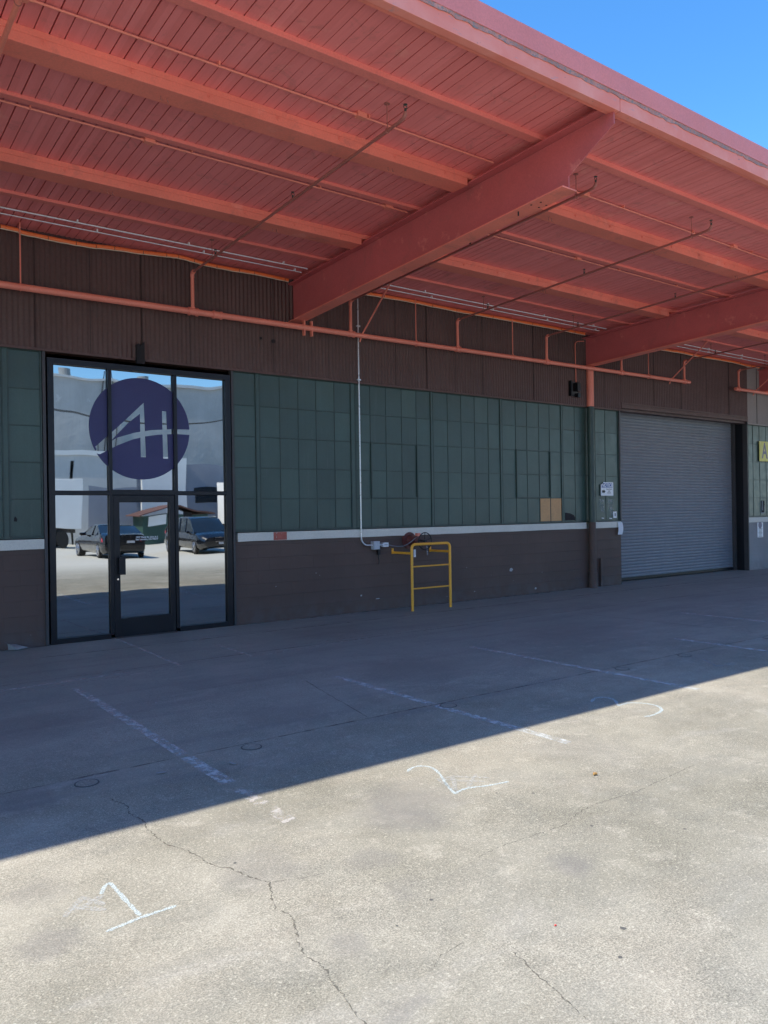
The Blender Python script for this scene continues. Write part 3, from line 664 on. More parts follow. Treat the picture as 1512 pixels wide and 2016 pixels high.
# purlins
for k in range(len(BX)-1):
    x0, x1 = BX[k], BX[k+1]
    for (ya, yb) in ((-4.35, -4.10), (-2.19, -1.94)):
        zt = DK(ya)-.001
        w = MB(); w.box(x0+.15, x1-.15, ya, yb, zt-.145, zt-.058).box(x0, x1, ya, yb-.02, zt-.0565, zt+.001)
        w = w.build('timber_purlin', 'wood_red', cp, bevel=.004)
        x = x0+.33
        while x < x1-.2 and 0 < k < 5:
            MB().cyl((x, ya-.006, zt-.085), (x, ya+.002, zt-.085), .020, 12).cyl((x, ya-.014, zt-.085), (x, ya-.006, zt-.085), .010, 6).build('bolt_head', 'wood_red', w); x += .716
        for j in range(3):
            xx = x0+1.2+j*2.35+random.uniform(-.2, .2)
            if 0 < k < 5:
                for q in (0, .06): MB().tube([(xx+q, yb-.12, zt-.15), (xx+q, yb-.12, zt-.175), (xx+q+.012, yb-.12, zt-.185)], .004, 6).build('hook', 'branch_pipe', w)
    for (ya, yb, h) in ((-5.42, -5.31, .05), (-3.31, -3.22, .035), (-1.15, -1.05, .035)):
        MB().box(x0-.0, x1-.001, ya, yb, DK(ya)-h, DK(ya)+.001).build('nailer_strip', 'strip_red', cp, bevel=.003)

# ------------------------------------------------------------------ sprinkler pipework
sp = thing('sprinkler_pipework', 'salmon painted sprinkler main and branch pipes hung under the canopy', 'pipework', (0, -.25, 4.68))
def pz(x): return 4.640+.0054*x
def mainpipe(x0, x1, r):
    n = 8; q = MB().tube([(x0+(x1-x0)*i/n, -.25, pz(x0+(x1-x0)*i/n)+.01) for i in range(n+1)], r, 14)
    return q.build('main_pipe', 'pipe_red', sp, smooth=True)
mp = mainpipe(XA, 7.34, .046); mp2 = mainpipe(7.34, 17.25, .040); mp3 = mainpipe(19.32, XB, .040)
def coup(x, r, w, par):
    z = pz(x)+.01
    MB().cyl((x-w, -.25, z), (x+w, -.25, z), r, 16).cyl((x-w-.012, -.25, z), (x-w+.012, -.25, z), r+.008, 16).cyl((x+w-.012, -.25, z), (x+w+.012, -.25, z), r+.008, 16).build('pipe_coupling', 'pipe_red', par, smooth=True)
for x in (4.57, 4.95): coup(x, .053, .06, mp)
for x in (7.36, 9.74, 12.16, 14.6, 17.05): coup(x, .046, .045, mp2)
coup(19.48, .046, .045, mp3)
def head(x, y, z, par):
    MB().cyl((x, y, z), (x, y, z+.035), .012, 8).tube([(x-.016, y, z+.035), (x-.02, y, z+.05), (x, y, z+.072)], .004, 6).tube([(x+.016, y, z+.035), (x+.02, y, z+.05), (x, y, z+.072)], .004, 6).cyl((x, y, z+.070), (x, y, z+.074), .020, 10).build('sprinkler_head', 'brass', par)
def branch(x, r1=.026, full=True):
    zb = pz(x)+.04; z0, z1 = 5.245, 5.405
    bz = lambda y: z0+(z1-z0)*((-y-.25)/5.05)
    q = MB().tube([(x, -.25, zb), (x, -.25, 5.18)], r1, 12)
    q.tube([(x, -.25, 5.17), (x, -.252, 5.215), (x, -.27, 5.238), (x, -.31, bz(-.31))], r1+.004, 12)
    q.cyl((x, -.25, zb+.005), (x, -.25, zb+.035), r1+.010, 12)
    b = q.build('branch_riser', 'pipe_red', sp, smooth=True)
    k_ = 1.35 if x == 1.26 else 1
    a = MB().tube([(x, -.30, bz(-.3)), (x, -3.0, bz(-3.0)), (x, -5.20, bz(-5.20)), (x, -5.27, bz(-5.27)+.004), (x, -5.30, bz(-5.3)+.03), (x, -5.305, bz(-5.3)+.055)], [q_*k_ for q_ in (.0165, .0165, .016, .018, .018, .015)], 10).build('branch_pipe', 'pipe_red' if x == 1.26 else 'branch_pipe', sp, smooth=True)
    for y in (-1.06, -3.19): head(x, y, bz(y)+.012, a)
    head(x, -5.305, bz(-5.3)+.05, a)
    mb = MB()
    for y in (-5.02, -.95): mb.cyl((x, y, bz(y)), (x, y, DK(y)), .005, 6).cyl((x, y, DK(y)-.006), (x, y, DK(y)), .03, 12).torus((x, y, bz(y)), .022, .006, 'y', 16, 6)
    mb.build('pipe_hanger', 'branch_pipe', a)
for x in (-5.3, -2.7, 1.26, 4.565, 7.344, 9.735, 12.16, 14.60, 17.03, 19.48, 21.9, 24.3, 26.7): branch(x)
for x in (-4.0, -1.2, 2.24, 8.745, 11.18, 15.6, 21.0):
    z = pz(x); MB().cyl((x, -.25, z), (x, -.25, DK(-.25)), .009, 8).torus((x, -.25, z+.01), .049, .007, 'x', 18, 6).build('pipe_hanger', 'pipe_red', sp)
for x in (6.44, 6.58): MB().box(x-.012, x+.012, -.28, -.22, pz(x)-.12, 4.80).build('pipe_hanger', 'pipe_red', sp)
for (x, xr) in ((7.57, 7.57), (16.5, 16.56), (20.3, 20.3)):
    z = pz(x); MB().tube([(x, -.19, z-.08), (x, -.25, z+.02), (x, -1.15, 5.45), (x, -1.2, 5.50)], .014, 8).build('sway_brace', 'pipe_red', sp)
# column pipe on the wall under the second beam
dp = thing('wall_column', 'round steel column on the wall, orange above, green then brown below', 'column', (13.70, -.10, 0))
cm = {'up': (3.93, 4.80, 'pipe_red'), 'mid': (1.425, 3.93, 'greenbar'), 'low': (0, 1.425, 'block')}
for k, (a, b, m) in cm.items():
    n_ = 6; MB().tube([(13.70, -.10, a+(b-a)*i/n_) for i in range(n_+1)], .078, 20).build('column_shaft', m, dp, smooth=True)
MB().cyl((13.70, -.10, .0), (13.70, -.10, .33), .095, 20).build('base_sleeve', 'block', dp, smooth=True)
MB().box(14.03, 14.09, -.06, -.001, .0, .62).build('base_stub', 'block', dp, bevel=.004)

# ------------------------------------------------------------------ conduits and cables
def straight(x0, x1, y, r, off, m, name, label, cat, boxes=(), straps=()):
    z = DK(y)-off; t = thing(name, label, cat, (x0, y, z))
    MB().tube([(x0, y, z), ((x0+x1)/2, y, z), (x1, y, z)], r, 8).build('conduit_tube', m, t, smooth=True)
    for bx_ in boxes: MB().box(bx_-.055, bx_+.055, y-.035, y+.035, z-.022, DK(y)).cyl((bx_-.09, y, z), (bx_+.09, y, z), r+.006, 10).build('junction_box', m, t, bevel=.004)
    for s_ in straps: MB().box(s_-.008, s_+.008, y-r-.02, y+r+.003, z-.004, DK(y)).build('pipe_strap', m, t)
i_ = 0
for k in range(len(BX)-1):
    x0, x1 = BX[k]+.12, BX[k+1]-.12
    if x1 < -2 or x0 > 30: continue
    nm = {-1: 'far left', 0: 'left', 1: 'middle', 2: 'third', 3: 'right'}.get(k-1, 'far right')
    where = {1: 'left of the nearest beam', 2: 'between the two near beams', 3: 'beyond the second beam'}.get(k, 'in the bay farthest right')
    if k == 0: where = 'in the hidden bay past the left edge'
    if k == 5: where = 'in the last bay far to the right'
    straight(x0, x1, -4.74, .0105, .03, 'pipe_red', 'deck_conduit', 'thin conduit near the eaves, '+where, 'conduit', [q for q in (1.34, 4.45, 7.85, 11.3, 15.1, 18.5) if x0 < q < x1], [x0+1.6*j+.5 for j in range(4)])
    straight(x0, x1, -3.18, .0105, .04, 'pipe_red', 'deck_conduit', 'thin conduit along the middle strip, '+where, 'conduit', [q for q in (2.88, 5.95, 9.6, 16.5) if x0 < q < x1], [x0+1.6*j+.9 for j in range(4)])
    straight(x0, x1, -.68, .0095, .030, 'white', 'white_conduit', 'outer thin white conduit, '+where, 'conduit', (), [x0+1.5*j+.6 for j in range(5)])
    straight(x0, x1, -.50, .0075, .034, 'white', 'white_conduit', 'inner thin white conduit, '+where, 'conduit', (), [x0+1.5*j+.9 for j in range(5)])
BD = [[(-8, 5.46), (-4, 5.45), (0, 5.47), (2.037, 5.456), (2.296, 5.430), (2.774, 5.418), (3.144, 5.421), (3.419, 5.445), (3.89, 5.466), (4.287, 5.495), (4.487, 5.500), (4.86, 5.468), (5.324, 5.465), (5.643, 5.472), (6.25, 5.459)],
      [(6.6, 5.47), (7.798, 5.485), (8.751, 5.500), (9.249, 5.492), (9.998, 5.486), (11.215, 5.497), (12.51, 5.504), (13.116, 5.500), (13.55, 5.500)],
      [(13.9, 5.5), (15.2, 5.48), (16.584, 5.49), (17.237, 5.502), (17.782, 5.489), (19.394, 5.506), (20.117, 5.483), (20.8, 5.49)], [(21.2, 5.49), (22.5, 5.47), (24, 5.49), (28, 5.48)]]
cb = thing('cable_bundle', 'sagging bright orange conduit with a cream cable along the top of the wall', 'conduit', (2, -.22, 5.4))
for seg in BD:
    pts = [(x*.989, -.22, 1.7+(z-1.7)*.989-.004) for x, z in seg]
    pts = [(a, -.22, b-.006) for a, b in sm([(q[0], q[2]) for q in pts])]
    o = MB().tube(pts, .028, 10).build('orange_conduit', 'orange', cb, smooth=True)
    MB().tube([(a, -.232, b-.030+random.uniform(-.003, .003)) for a, y_, b in pts], .007, 6).build('cream_cable', 'cream', cb, smooth=True)
    mb = MB()
    for q in pts[3::5]: mb.torus((q[0], -.222, q[2]-.004), .026, .004, 'x', 14, 5)
    mb.build('cable_tie', 'black', o)
    MB().tube([(a, -.15, min(b+.022, 5.48)) for a, y_, b in pts[::3]], .008, 6).build('dull_cable', 'branch_pipe', cb)
# vertical conduit to the junction boxes
vc = thing('wall_conduit', 'slim bright vertical conduit running down the green windows to a junction box', 'conduit', (7.63, -.06, 1.15))
MB().tube([(7.63, -.055, 5.46), (7.63, -.055, 3.0), (7.63, -.055, 1.30)]+[(7.63+.14-.14*math.cos(R(a)), -.055, 1.28-.14*math.sin(R(a))) for a in (0, 15, 30, 45, 60, 75, 90)]+[(7.87, -.055, 1.14)], .0125, 10).build('conduit_tube', 'conduit', vc, smooth=True)
for z in (3.98, 4.9): MB().box(7.60, 7.665, -.07, -.03, z-.012, z+.012).build('pipe_strap', 'conduit', vc)
jb = thing('junction_box', 'blue grey square electrical box at the end of the vertical conduit', 'electrical box', (7.935, -.05, 1.13))
MB().box(7.865, 7.995, -.095, .0, 1.062, 1.205).build('box_body', 'boxgrey', jb, bevel=.006)
MB().box(7.872, 7.988, -.102, -.096, 1.069, 1.198).build('box_cover', 'boxgrey', jb, bevel=.002)
MB().box(7.985, 8.03, -.06, -.001, .97, 1.06).tube([(8.01, -.03, .99), (8.0, -.035, .93), (8.02, -.03, .86), (8.01, -.03, .80)], .006, 6).build('loose_clip', 'black', jb)
jb2 = thing('switch_box', 'small white electrical box between the grey box and the valve wheel', 'electrical box', (8.13, -.05, 1.13))
MB().box(8.075, 8.195, -.08, .0, 1.100, 1.175).build('box_body', 'white', jb2, bevel=.005)
MB().cyl((8.0, -.05, 1.138), (8.078, -.05, 1.138), .012, 10).build('conduit_nipple', 'conduit', jb2)
MB().box(8.10, 8.17, -.084, -.0805, 1.125, 1.15).build('cover_label', 'boxgrey', jb2)
wc = MB().tube([(x, y, z) for x, y, z in [(8.19, -.06, 1.135), (8.27, -.08, 1.115), (8.37, -.11, 1.10), (8.46, -.14, 1.10), (8.54, -.17, 1.13), (8.61, -.20, 1.18), (8.68, -.22, 1.235), (8.74, -.23, 1.26)]], .009, 8)
solo(wc, 'flexible_cable', 'cablegrey', 'grey flexible cable sagging from the white box to the valve', 'cable', (8.19, -.06, 1.13), smooth=True)
# valve
va = thing('wall_valve', 'dark red fire valve with a black spoked handwheel on the wall', 'valve', (8.70, 0, 1.19))
mb = MB().cyl((8.70, -.035, 1.195), (8.70, .0, 1.195), .148, 32)
for a in range(0, 360, 60): mb.cyl((8.70+.12*math.cos(R(a)), -.045, 1.195+.12*math.sin(R(a))), (8.70+.12*math.cos(R(a)), -.034, 1.195+.12*math.sin(R(a))), .011, 6)
mb.build('flange_plate', 'valvered', va, smooth=True)
MB().tube([(8.715, -.03, 1.195), (8.72, -.08, 1.195), (8.73, -.14, 1.195), (8.735, -.20, 1.195), (8.735, -.24, 1.195)], [.10, .085, .075, .08, .06], 20).build('valve_body', 'valvered', va, smooth=True)
MB().box(8.735, 8.805, -.22, -.15, 1.27, 1.325).build('tamper_switch', 'pipe_red', va, bevel=.004)
MB().cyl((8.75, -.23, 1.19), (8.765, -.40, 1.187), .014, 10).build('valve_stem', 'black', va)
hw = MB().torus((8.77, -.385, 1.187), .148, .0095, 'y', 36, 8).cyl((8.77, -.405, 1.187), (8.77, -.365, 1.187), .028, 14)
for a in range(18, 378, 72): hw.tube([(8.77+.02*math.cos(R(a)), -.385, 1.187+.02*math.sin(R(a))), (8.77+.08*math.cos(R(a+6)), -.39, 1.187+.08*math.sin(R(a+6))), (8.77+.145*math.cos(R(a)), -.385, 1.187+.145*math.sin(R(a)))], .0065, 6)
hw.build('hand_wheel', 'black', va, smooth=True)
mb = MB()
for i in range(9): mb.torus((8.80+.004*i, -.40+.004*i, 1.10-.019*i), .010, .0028, 'y' if i % 2 else 'x', 10, 5)
mb.build('lock_chain', 'chrome', va)
# yellow guard rail
gr = thing('guard_rail', 'yellow tubular guard rail shielding the valve wheel', 'guard rail', (8.77, -.55, 0))
xl, xr, zt, rr, rc = 8.335, 9.20, 1.145, .024, .075
pts = [(xl, 0.001), (xl, .6), (xl, zt-rc)]+arc(xl+rc, zt-rc, rc, 180, 90)[1:]+[(xr-rc, zt)]+arc(xr-rc, zt-rc, rc, 90, 0)[1:]+[(xr, .6), (xr, .001)]
MB().tube([(a, -.55, b) for a, b in pts], rr, 14).build('rail_tube', 'yellow', gr, smooth=True)
for z in (.762, .382): MB().tube([(xl, -.55, z), ((xl+xr)/2, -.55, z), (xr, -.55, z)], .0135, 10).build('rung', 'yellow', gr, smooth=True)
for x in (xl, xr): MB().box(x-.006, x+.006, -.545, -.004, .972, 1.012).box(x-.022, x+.022, -.010, -.001, .965, 1.065).build('wall_bracket', 'yellow', gr)
MB().cyl((8.318, -.012, 1.05), (8.318, -.0095, 1.05), .008, 8).cyl((9.185, -.012, 1.05), (9.185, -.0095, 1.05), .008, 8).build('bracket_hole', 'dark', gr)
tg = solo(MB().box(8.395, 8.44, -.53, -.526, .925, 1.055), 'valve_tag', 'paper', 'narrow white tag hanging inside the top corner of the yellow rail', 'tag', (8.417, -.528, 1.05))
tl = MB()
for i in range(4): tl.box(8.400+.009*i, 8.404+.009*i, -.5310, -.5302, .94+.01*i, 1.04)
tl.build('tag_print', 'boxgrey', tg)
MB().tube([(8.417, -.528, 1.055), (8.41, -.53, 1.09), (8.41, -.54, 1.125)], .002, 5).build('tag_wire', 'black', tg)

# ------------------------------------------------------------------ signs and small wall things
ns = thing('notice_sign', 'white NOTICE sign with a blue band and black arrow beside the roller door', 'sign', (14.33, -.025, 2.17))
def rel(px, py): return (14.11+(px-330)/(1080-330)*.435, 2.30-(py-380)/(1160-380)*.30)
a = [rel(485, 380), rel(1065, 380), rel(1080, 395), rel(1080, 1145), rel(1065, 1160), rel(345, 1160), rel(330, 1145), rel(330, 510), rel(485, 500)]
MB().prism(a, 'y', -.024, -.021).build('sign_panel', 'white', ns)
MB().prism([rel(485, 430), rel(1025, 430), rel(1025, 690), rel(375, 690), rel(375, 520), rel(485, 505)], 'y', -.0255, -.0243).build('blue_band', 'blue', ns)
cx, cz = rel(695, 560); text('sign_heading', 'NOTICE', .105, (cx, -.0262, cz-.003), 'white', ns, shear=.25, bold=.003, sx=.98)
MB().prism([rel(400, 850), rel(505, 850), rel(505, 800), rel(605, 915), rel(505, 1035), rel(505, 985), rel(400, 985)], 'y', -.0255, -.0243).build('arrow', 'ink', ns)
for body, q, s_ in (('PUBLIC NOT', (820, 790), .030), ('AND', (820, 900), .030), ('OFFICES', (820, 1005), .030)):
    cx, cz = rel(*q); text('sign_text', body, s_*1.15, (cx, -.0255, cz), 'ink', ns, ext=.0005)
MB().prism([rel(488, 505), rel(560, 430), rel(488, 430)], 'y', -.0266, -.0258).build('torn_corner', 'greenbar', ns) if 0 else None
sw = thing('door_switch', 'tiny white switch plate low on the green window beside the roller door', 'switch', (14.60, -.015, 1.57))
MB().box(14.545, 14.662, -.018, -.001, 1.50, 1.645).build('switch_plate', 'white', sw, bevel=.004)
MB().box(14.59, 14.617, -.024, -.0185, 1.54, 1.61).build('toggle', 'ink', sw, bevel=.002)
mb = MB(); vs = []; fs = []; n = 8
for i in range(n+1):
    t = i/n; z = 1.40-.275*t; b = -.04-.02*math.sin(t*2.6)-.012*t; sh = -.03*t*t
    vs += [(14.665+sh, b, z), (14.825+sh*1.2, b-.012*math.sin(t*3), z), (14.825+sh*1.2, b-.012*math.sin(t*3)+.0015, z), (14.665+sh, b+.0015, z)]
for i in range(n):
    a_ = 4*i
    for k in range(4): fs.append((a_+k, a_+4+k, a_+4+(k+1) % 4, a_+(k+1) % 4))
pp = solo(mb.add(vs, fs), 'paper_notice', 'paper', 'curling white paper sheet taped to the sill end at the roller door', 'paper', (14.74, -.04, 1.40))
fl = thing('flood_light', 'dark box shaped wall lamp on the brown siding left of the orange column', 'lamp', (13.2, -.06, 4.27))
MB().box(13.07, 13.33, -.075, -.055, 4.13, 4.43).build('back_plate', 'jamb', fl, bevel=.004)
MB().box(13.06, 13.085, -.12, -.055, 4.12, 4.44).box(13.085, 13.20, -.10, -.076, 4.12, 4.14).build('plate_frame', 'bronze', fl)
MB().box(13.17, 13.27, -.20, -.076, 4.22, 4.40).build('lamp_housing', 'bronze', fl, bevel=.008)
MB().box(13.22, 13.31, -.17, -.076, 4.10, 4.18).tube([(13.25, -.12, 4.22), (13.29, -.13, 4.20), (13.27, -.12, 4.17)], .008, 6).build('photo_sensor', 'bronze', fl, bevel=.004)
fc = MB().tube([(13.275, -.07, 4.43), (13.265, -.07, 5.0), (13.26, -.07, 5.20), (13.268, -.07, 5.25), (13.30, -.075, 5.29), (13.36, -.08, 5.31), (13.53, -.09, 5.33)], .010, 8)
solo(fc, 'lamp_conduit', 'pipe_red', 'thin salmon conduit rising from the wall lamp to the second beam', 'conduit', (13.27, -.07, 4.43), smooth=True)
# next unit
ys = thing('unit_sign', 'yellow sign with a grey letter A on the far right green window', 'sign', (21.3, -.03, 3.2))
MB().box(20.885, 21.62, -.035, -.022, 2.945, 3.49).build('sign_panel', 'signyellow', ys, bevel=.002)
text('sign_letter', 'A', .60, (21.15, -.037, 3.215), 'lettergrey', ys, bold=.012, sx=.68)
lt = thing('wall_letter', 'dark raised letter C on the grey siding at the right edge', 'sign', (21.48, -.08, 4.19))
MB().torus((21.50, -.085, 4.19), .135, .022, 'y', 28, 8, R(45), R(315)).build('letter_form', 'ink', lt, smooth=True)
vt = thing('parking_tag', 'tall narrow white sign with a round emblem below the right sill', 'sign', (20.9, -.01, 1.1))
MB().box(20.76, 21.05, -.012, -.002, .87, 1.275).build('sign_panel', 'white', vt, bevel=.002)
MB().cyl((20.895, -.014, 1.205), (20.895, -.0125, 1.205), .095, 24).build('round_emblem', 'lettergrey', vt)
vt2 = MB()
for i in range(7): w_ = .095-.012*(i % 3); vt2.box(20.905-w_, 20.905+w_, -.0135, -.0125, 1.095-.034*i, 1.107-.034*i)
vt2.build('print_lines', 'ink', vt)
MB().tube([(21.2, 0, 1.24), (21.2, -.06, 1.23), (21.25, -.09, 1.20), (21.35, -.09, 1.22)], .02, 8)

# ------------------------------------------------------------------ across the yard (seen mirrored in the entrance glass)
ow = thing('tall_warehouse', 'tall grey stucco warehouse across the yard, seen mirrored in the entrance glass', 'building', (15, -52, 0))
MB().box(-40, 75, -62, -52, 0, 12.6).build('stucco_wall', 'stucco', ow)
MB().box(-40, 75, -52.2, -51.8, 12.6, 12.8).build('parapet', 'stuccolow', ow)
lo = thing('low_warehouse', 'lower pale building in front of the tall grey one, mirrored in the glass', 'building', (10, -40, 0))
MB().box(-30, 17.5, -50, -40, 0, 5.6).build('stucco_wall', 'stuccolow', lo)
MB().box(-30, 17.55, -50, -39.9, 5.6, 5.95).build('roof_edge', 'whitewall', lo)
MB().box(17.5, 48, -50, -40.3, 0, 5.2).build('blue_grey_wall', 'bluewall', lo)
MB().box(17.9, 20.9, -40.28, -39.8, .9, 5.6).build('white_panel', 'whitewall', lo)
mb = MB()
for x in range(-24, 17, 6): mb.box(x, x+.06, -40.03, -40, 0, 5.6)
mb.build('wall_joint', 'jamb', lo)
def trailer(x0, x1, y, label):
    t = thing('box_trailer', label, 'trailer', ((x0+x1)/2, y-1.2, 0), 'white trailers across the yard')
    MB().box(x0, x1, y-2.4, y, 1.1, 3.8).build('cargo_box', 'whitewall', t, bevel=.03)
    MB().box(x0+.2, x1-.2, y-2.2, y-.2, .85, 1.1).build('chassis', 'asphaltdark', t)
    for xx in (x1-1.2, x1-2.4): MB().cyl((xx, y-.3, .5), (xx, y-.02, .5), .5, 20).cyl((xx, y-2.38, .5), (xx, y-2.1, .5), .5, 20).build('wheel', 'rubber', t, smooth=True)
    MB().box(x0+1, x0+1.15, y-.5, y-.35, 0, .85).box(x0+1, x0+1.15, y-2.1, y-1.95, 0, .85).build('landing_leg', 'asphaltdark', t)
trailer(1.5, 12.2, -33.5, 'white box trailer parked across the yard, nearest the sedan'); trailer(22.5, 33.5, -36.0, 'white box trailer parked across the yard, beyond the dark wagon')
sh = thing('green_shed', 'small green shed with a rusty brown roof between the parked cars, mirrored in the glass', 'shed', (18.5, -37, 0))
MB().box(16.6, 20.6, -38.6, -36.0, 0, 1.75).build('shed_wall', 'shedgreen', sh)
MB().prism([(16.2, 1.72), (18.5, 2.25), (21.0, 1.72), (21.0, 1.78), (18.5, 2.33), (16.2, 1.78)], 'y', -38.9, -35.6).build('shed_roof', 'shedroof', sh)
MB().box(18.9, 19.7, -35.99, -35.95, 0, 1.9).build('shed_door', 'dark', sh); MB().box(17.0, 17.9, -35.99, -35.95, 1.2, 1.7).build('shed_window', 'whitewall', sh)

# extra detail on the buildings across the yard
for x in (9.2, 13.4, 24.5): MB().box(x, x+.14, -40.5 if x > 17 else -40.16, -40.3 if x > 17 else -40.0, 0, 5.2).build('downpipe', 'bronze', lo)
for x in (4.0, 14.3): MB().box(x, x+3.2, -40.06, -39.99, 0, 3.6).build('dock_door', 'bluewall', lo)
for x in (21.8, 26.4): MB().box(x, x+1.5, -40.34, -40.28, 2.6, 3.6).build('wall_window', 'carglass', lo)
MB().box(19.0, 19.06, -51.9, -51.84, 4.9, 13.4).box(19.5, 19.56, -51.9, -51.84, 4.9, 13.4).build('roof_ladder', 'jamb', ow)
for x in (8.0, 16.5, 23.0): MB().cyl((x, -54, 12.6), (x, -54, 13.7), .35, 14).build('roof_vent', 'scrap', ow)
for (x, nm) in ((9.0, 'left of the shed'), (23.6, 'right of the shed')):
    tp = thing('utility_pole', 'dark utility pole across the yard, '+nm+', mirrored in the glass', 'pole', (x, -34.6, 0))
    MB().tube([(x, -34.6, 0), (x, -34.6, 8.6)], [.14, .10], 10).build('pole_shaft', 'asphaltdark', tp); MB().box(x-.9, x+.9, -34.66, -34.54, 8.0, 8.12).build('cross_arm', 'asphaltdark', tp)
for k, y_ in enumerate((-34.35, -34.6, -34.85)):
    solo(MB().tube([(9.0+14.6*i/12, y_, 8.14-.9*math.sin(math.pi*i/12)) for i in range(13)], .018, 5), 'overhead_wire', 'asphaltdark', ('front', 'middle', 'rear')[k]+' overhead wire between the two utility poles across the yard', 'wire', (9.0, y_, 8.14))
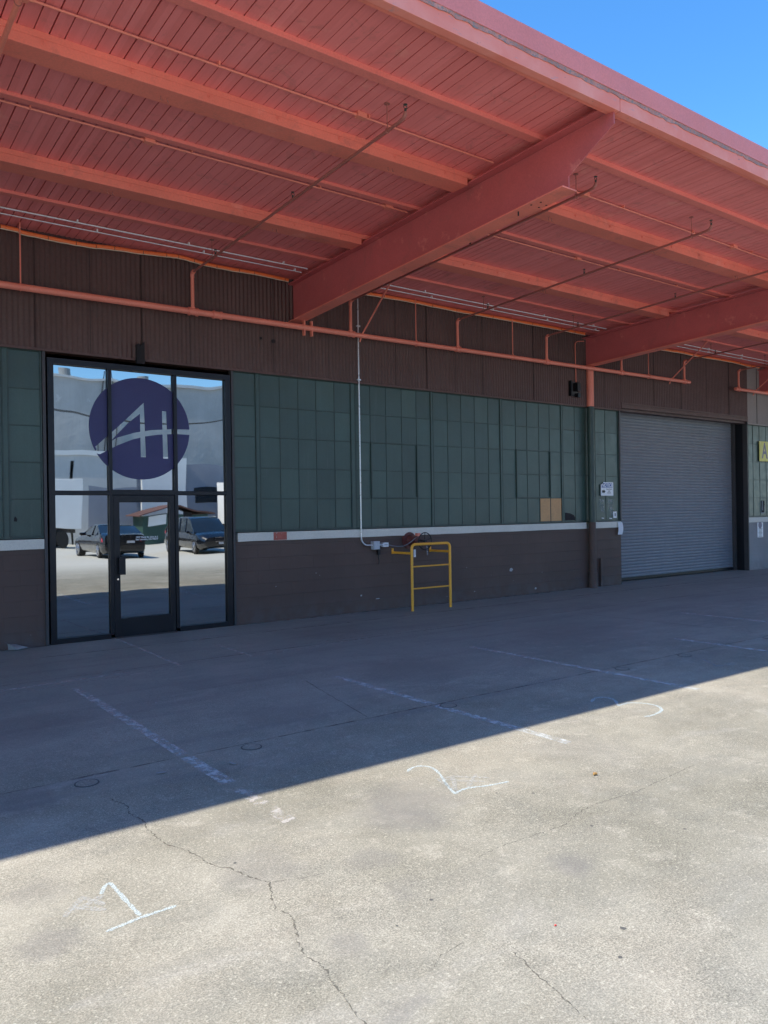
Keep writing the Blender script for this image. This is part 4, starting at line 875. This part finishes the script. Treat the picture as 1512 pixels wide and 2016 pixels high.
# cars -------------------------------------------------
def loft(st, m, name, par, close=True):
    mb = MB(); n = len(st[0])
    for s_ in st: mb.v += s_
    for i in range(len(st)-1):
        for k in range(n): k2 = (k+1) % n; mb.f.append((i*n+k, i*n+k2, (i+1)*n+k2, (i+1)*n+k))
    mb.f += [tuple(range(n)), tuple(range((len(st)-1)*n, len(st)*n))[::-1]]
    return mb.build(name, m, par, smooth=True)
def lerp(tab, t):
    for (a, va_), (b, vb) in zip(tab[:-1], tab[1:]):
        if a <= t <= b: return va_+(vb-va_)*(t-a)/(b-a)
    return tab[-1][1]
def car(x, y, heading, Lc, Wc, Hc, belt, top, roof, label, name, wag):
    # local frame: +u forward, car centre at (x,y); heading +1 = faces +Y
    t = thing(name, label, 'car', (x, y, 0)); h = heading
    def Wd(u, v, z): return (x-v*h, y+u*h, z)
    st = []; hl = Lc/2
    for i in range(33):
        u = -hl+Lc*i/32; e = abs(u)/hl; w = Wc/2*(1-.16*max(0, (e-.72)/.28)**2); zt = lerp(top, u); zb = .20+.10*max(0, (e-.85)/.15)
        prof = [(0, zb), (.86, zb), (.97, zb+.10), (1.0, .52), (.985, zt-.16), (.93, zt-.05), (.80, zt), (.4, zt+.012), (0, zt+.015)]
        ring_ = [Wd(u, w*a, b) for a, b in prof]+[Wd(u, -w*a, b) for a, b in prof[::-1][1:-1]]
        st.append(ring_)
    body = loft(st, 'carpaint', 'car_body', t)
    st = []
    us = [roof[0][0]+(roof[-1][0]-roof[0][0])*i/20 for i in range(21)]
    for u in us:
        z = lerp(roof, u); b = lerp(top, u)-.03; k = max(0, (z-b)/(Hc-b)); wb = Wc/2*.90; wt = wb-(.20)*k
        prof = [(0, b), (wb, b), (wb-.02, b+.02), (wt, b+(z-b)*.93), (wt-.08, z), (0, z+.015*k)]
        st.append([Wd(u, a, q) for a, q in prof]+[Wd(u, -a, q) for a, q in prof[::-1][1:-1]])
    cab = loft(st, 'carglass', 'cabin_glass', t)
    # roof skin and pillars
    flat = [u for u in us if lerp(roof, u) > Hc-.07]
    st = []
    for u in flat:
        z = lerp(roof, u); wt = Wc/2*.90-.20
        prof = [(0, z-.02), (wt+.012, z-.10), (wt+.01, z-.045), (wt-.07, z+.012), (0, z+.03)]
        st.append([Wd(u, a, q) for a, q in prof]+[Wd(u, -a, q) for a, q in prof[::-1][1:-1]])
    loft(st, 'carpaint', 'car_roof', t)
    pil = MB()
    for s_ in (1, -1):
        for (ua, ub, r_) in ((roof[0][0]+.03, roof[1][0], .035), (roof[-1][0]-.03, roof[-2][0], .03), (-.12, -.16, .025), (-1.05, -1.15, .035)):
            za = lerp(top, ua); zb_ = lerp(roof, ub)-.04; pil.tube([Wd(ua, s_*Wc/2*.905, za-.02), Wd(ub, s_*(Wc/2*.90-.18), zb_)], r_, 6)
    pil.build('window_pillar', 'carpaint', t)
    for s_ in (1, -1):
        for u in (Lc/2-.92, -Lc/2+1.0):
            c = Wd(u, s_*(Wc/2-.11), .33); d = -s_*h
            w_ = MB().tube([(c[0]-.11*d, c[1], c[2]), (c[0]-.10*d, c[1], c[2]), (c[0]+.11*d, c[1], c[2]), (c[0]+.12*d, c[1], c[2])], [.30, .33, .33, .30], 28).build('wheel', 'rubber', t, smooth=True)
            rim = MB().torus((c[0]+.122*d, c[1], c[2]), .215, .014, 'x', 28, 6).cyl((c[0]+.115*d, c[1], c[2]), (c[0]+.135*d, c[1], c[2]), .05, 14)
            for a in range(0, 360, 36): rim.tube([(c[0]+.128*d, c[1]+.04*math.cos(R(a)), c[2]+.04*math.sin(R(a))), (c[0]+.122*d, c[1]+.21*math.cos(R(a)), c[2]+.21*math.sin(R(a)))], .011, 5)
            rim.build('rim', 'chrome', w_)
        u = hl-.16; q = MB()
        a_ = [Wd(hl-.30, s_*Wc/2*.90, .62), Wd(hl-.06, s_*Wc/2*.74, .60), Wd(hl+.0, s_*Wc/2*.50, .60), Wd(hl+.0, s_*Wc/2*.48, .70), Wd(hl-.09, s_*Wc/2*.74, .73), Wd(hl-.34, s_*Wc/2*.90, .75)]
        b_ = [(p_[0], p_[1]-.12*h, p_[2]) for p_ in a_]; n = 6
        MB().add(a_+b_, [tuple(range(n)), tuple(range(n, 2*n))[::-1]]+[(i, (i+1) % n, n+(i+1) % n, n+i) for i in range(n)]).build('headlight', 'headlight', t)
        zz = .80 if not wag else .95
        a_ = [Wd(-hl+.26, s_*Wc/2*.965, zz-.10), Wd(-hl+.03, s_*Wc/2*.80, zz-.12), Wd(-hl-.015, s_*Wc/2*.50, zz-.10), Wd(-hl-.005, s_*Wc/2*.50, zz+.02), Wd(-hl+.05, s_*Wc/2*.80, zz+.05), Wd(-hl+.28, s_*Wc/2*.95, zz+.05)]
        b_ = [(p_[0], p_[1]+.12*h, p_[2]) for p_ in a_]
        MB().add(a_+b_, [tuple(range(n)), tuple(range(n, 2*n))[::-1]]+[(i, (i+1) % n, n+(i+1) % n, n+i) for i in range(n)]).build('tail_light', 'taillight', t)
        MB().box(*sorted((Wd(0, s_*Wc/2*.93, 0)[0], Wd(0, s_*(Wc/2+.14), 0)[0])), *sorted((Wd(.62, 0, 0)[1], Wd(.74, 0, 0)[1])), .93, 1.05).build('side_mirror', 'carpaint', t, bevel=.03)
    gx = sorted((Wd(0, -.38, 0)[0], Wd(0, .38, 0)[0])); gy = sorted((Wd(hl-.02, 0, 0)[1], Wd(hl+.02, 0, 0)[1]))
    gq = MB().box(*gx, *gy, .52, .70).build('grille', 'dark', t)
    MB().box(gx[0]-.02, gx[1]+.02, gy[0]-.003, gy[1]+.006, .695, .72).box(gx[0], gx[1], gy[0]-.003, gy[1]+.006, .50, .515).build('grille_trim', 'chrome', gq)
    px_ = sorted((Wd(0, -.16, 0)[0], Wd(0, .16, 0)[0]))
    for uu, z_ in ((hl+.015, .38), (-hl-.02, .62)):
        py_ = sorted((Wd(uu, 0, 0)[1], Wd(uu-.02*(1 if uu > 0 else -1), 0, 0)[1])); MB().box(*px_, *py_, z_, z_+.10).build('number_plate', 'boxgrey', t)
    return t
# dark sedan seen from behind: faces away from the building (-Y)
car(10.6, -23.3, -1, 4.75, 1.85, 1.42, .9, [(-2.4, .98), (-1.9, 1.06), (-1.0, .98), (.9, .97), (1.2, .95), (2.0, .80), (2.4, .62)],
    [(-1.75, 1.03), (-.75, 1.40), (.1, 1.42), (.55, 1.35), (1.35, .95)], 'black sedan with red tail lights facing away, mirrored in the entrance glass', 'parked_car', False)
car(14.9, -23.6, 1, 4.85, 1.90, 1.62, .95, [(-2.45, .96), (-2.0, 1.02), (1.0, 1.02), (1.3, 1.0), (2.1, .90), (2.45, .70)],
    [(-2.35, 1.0), (-2.05, 1.50), (-1.2, 1.62), (.2, 1.62), (.55, 1.54), (1.45, 1.0)], 'black wagon facing the building beside the sedan, mirrored in the entrance glass', 'parked_car', True)
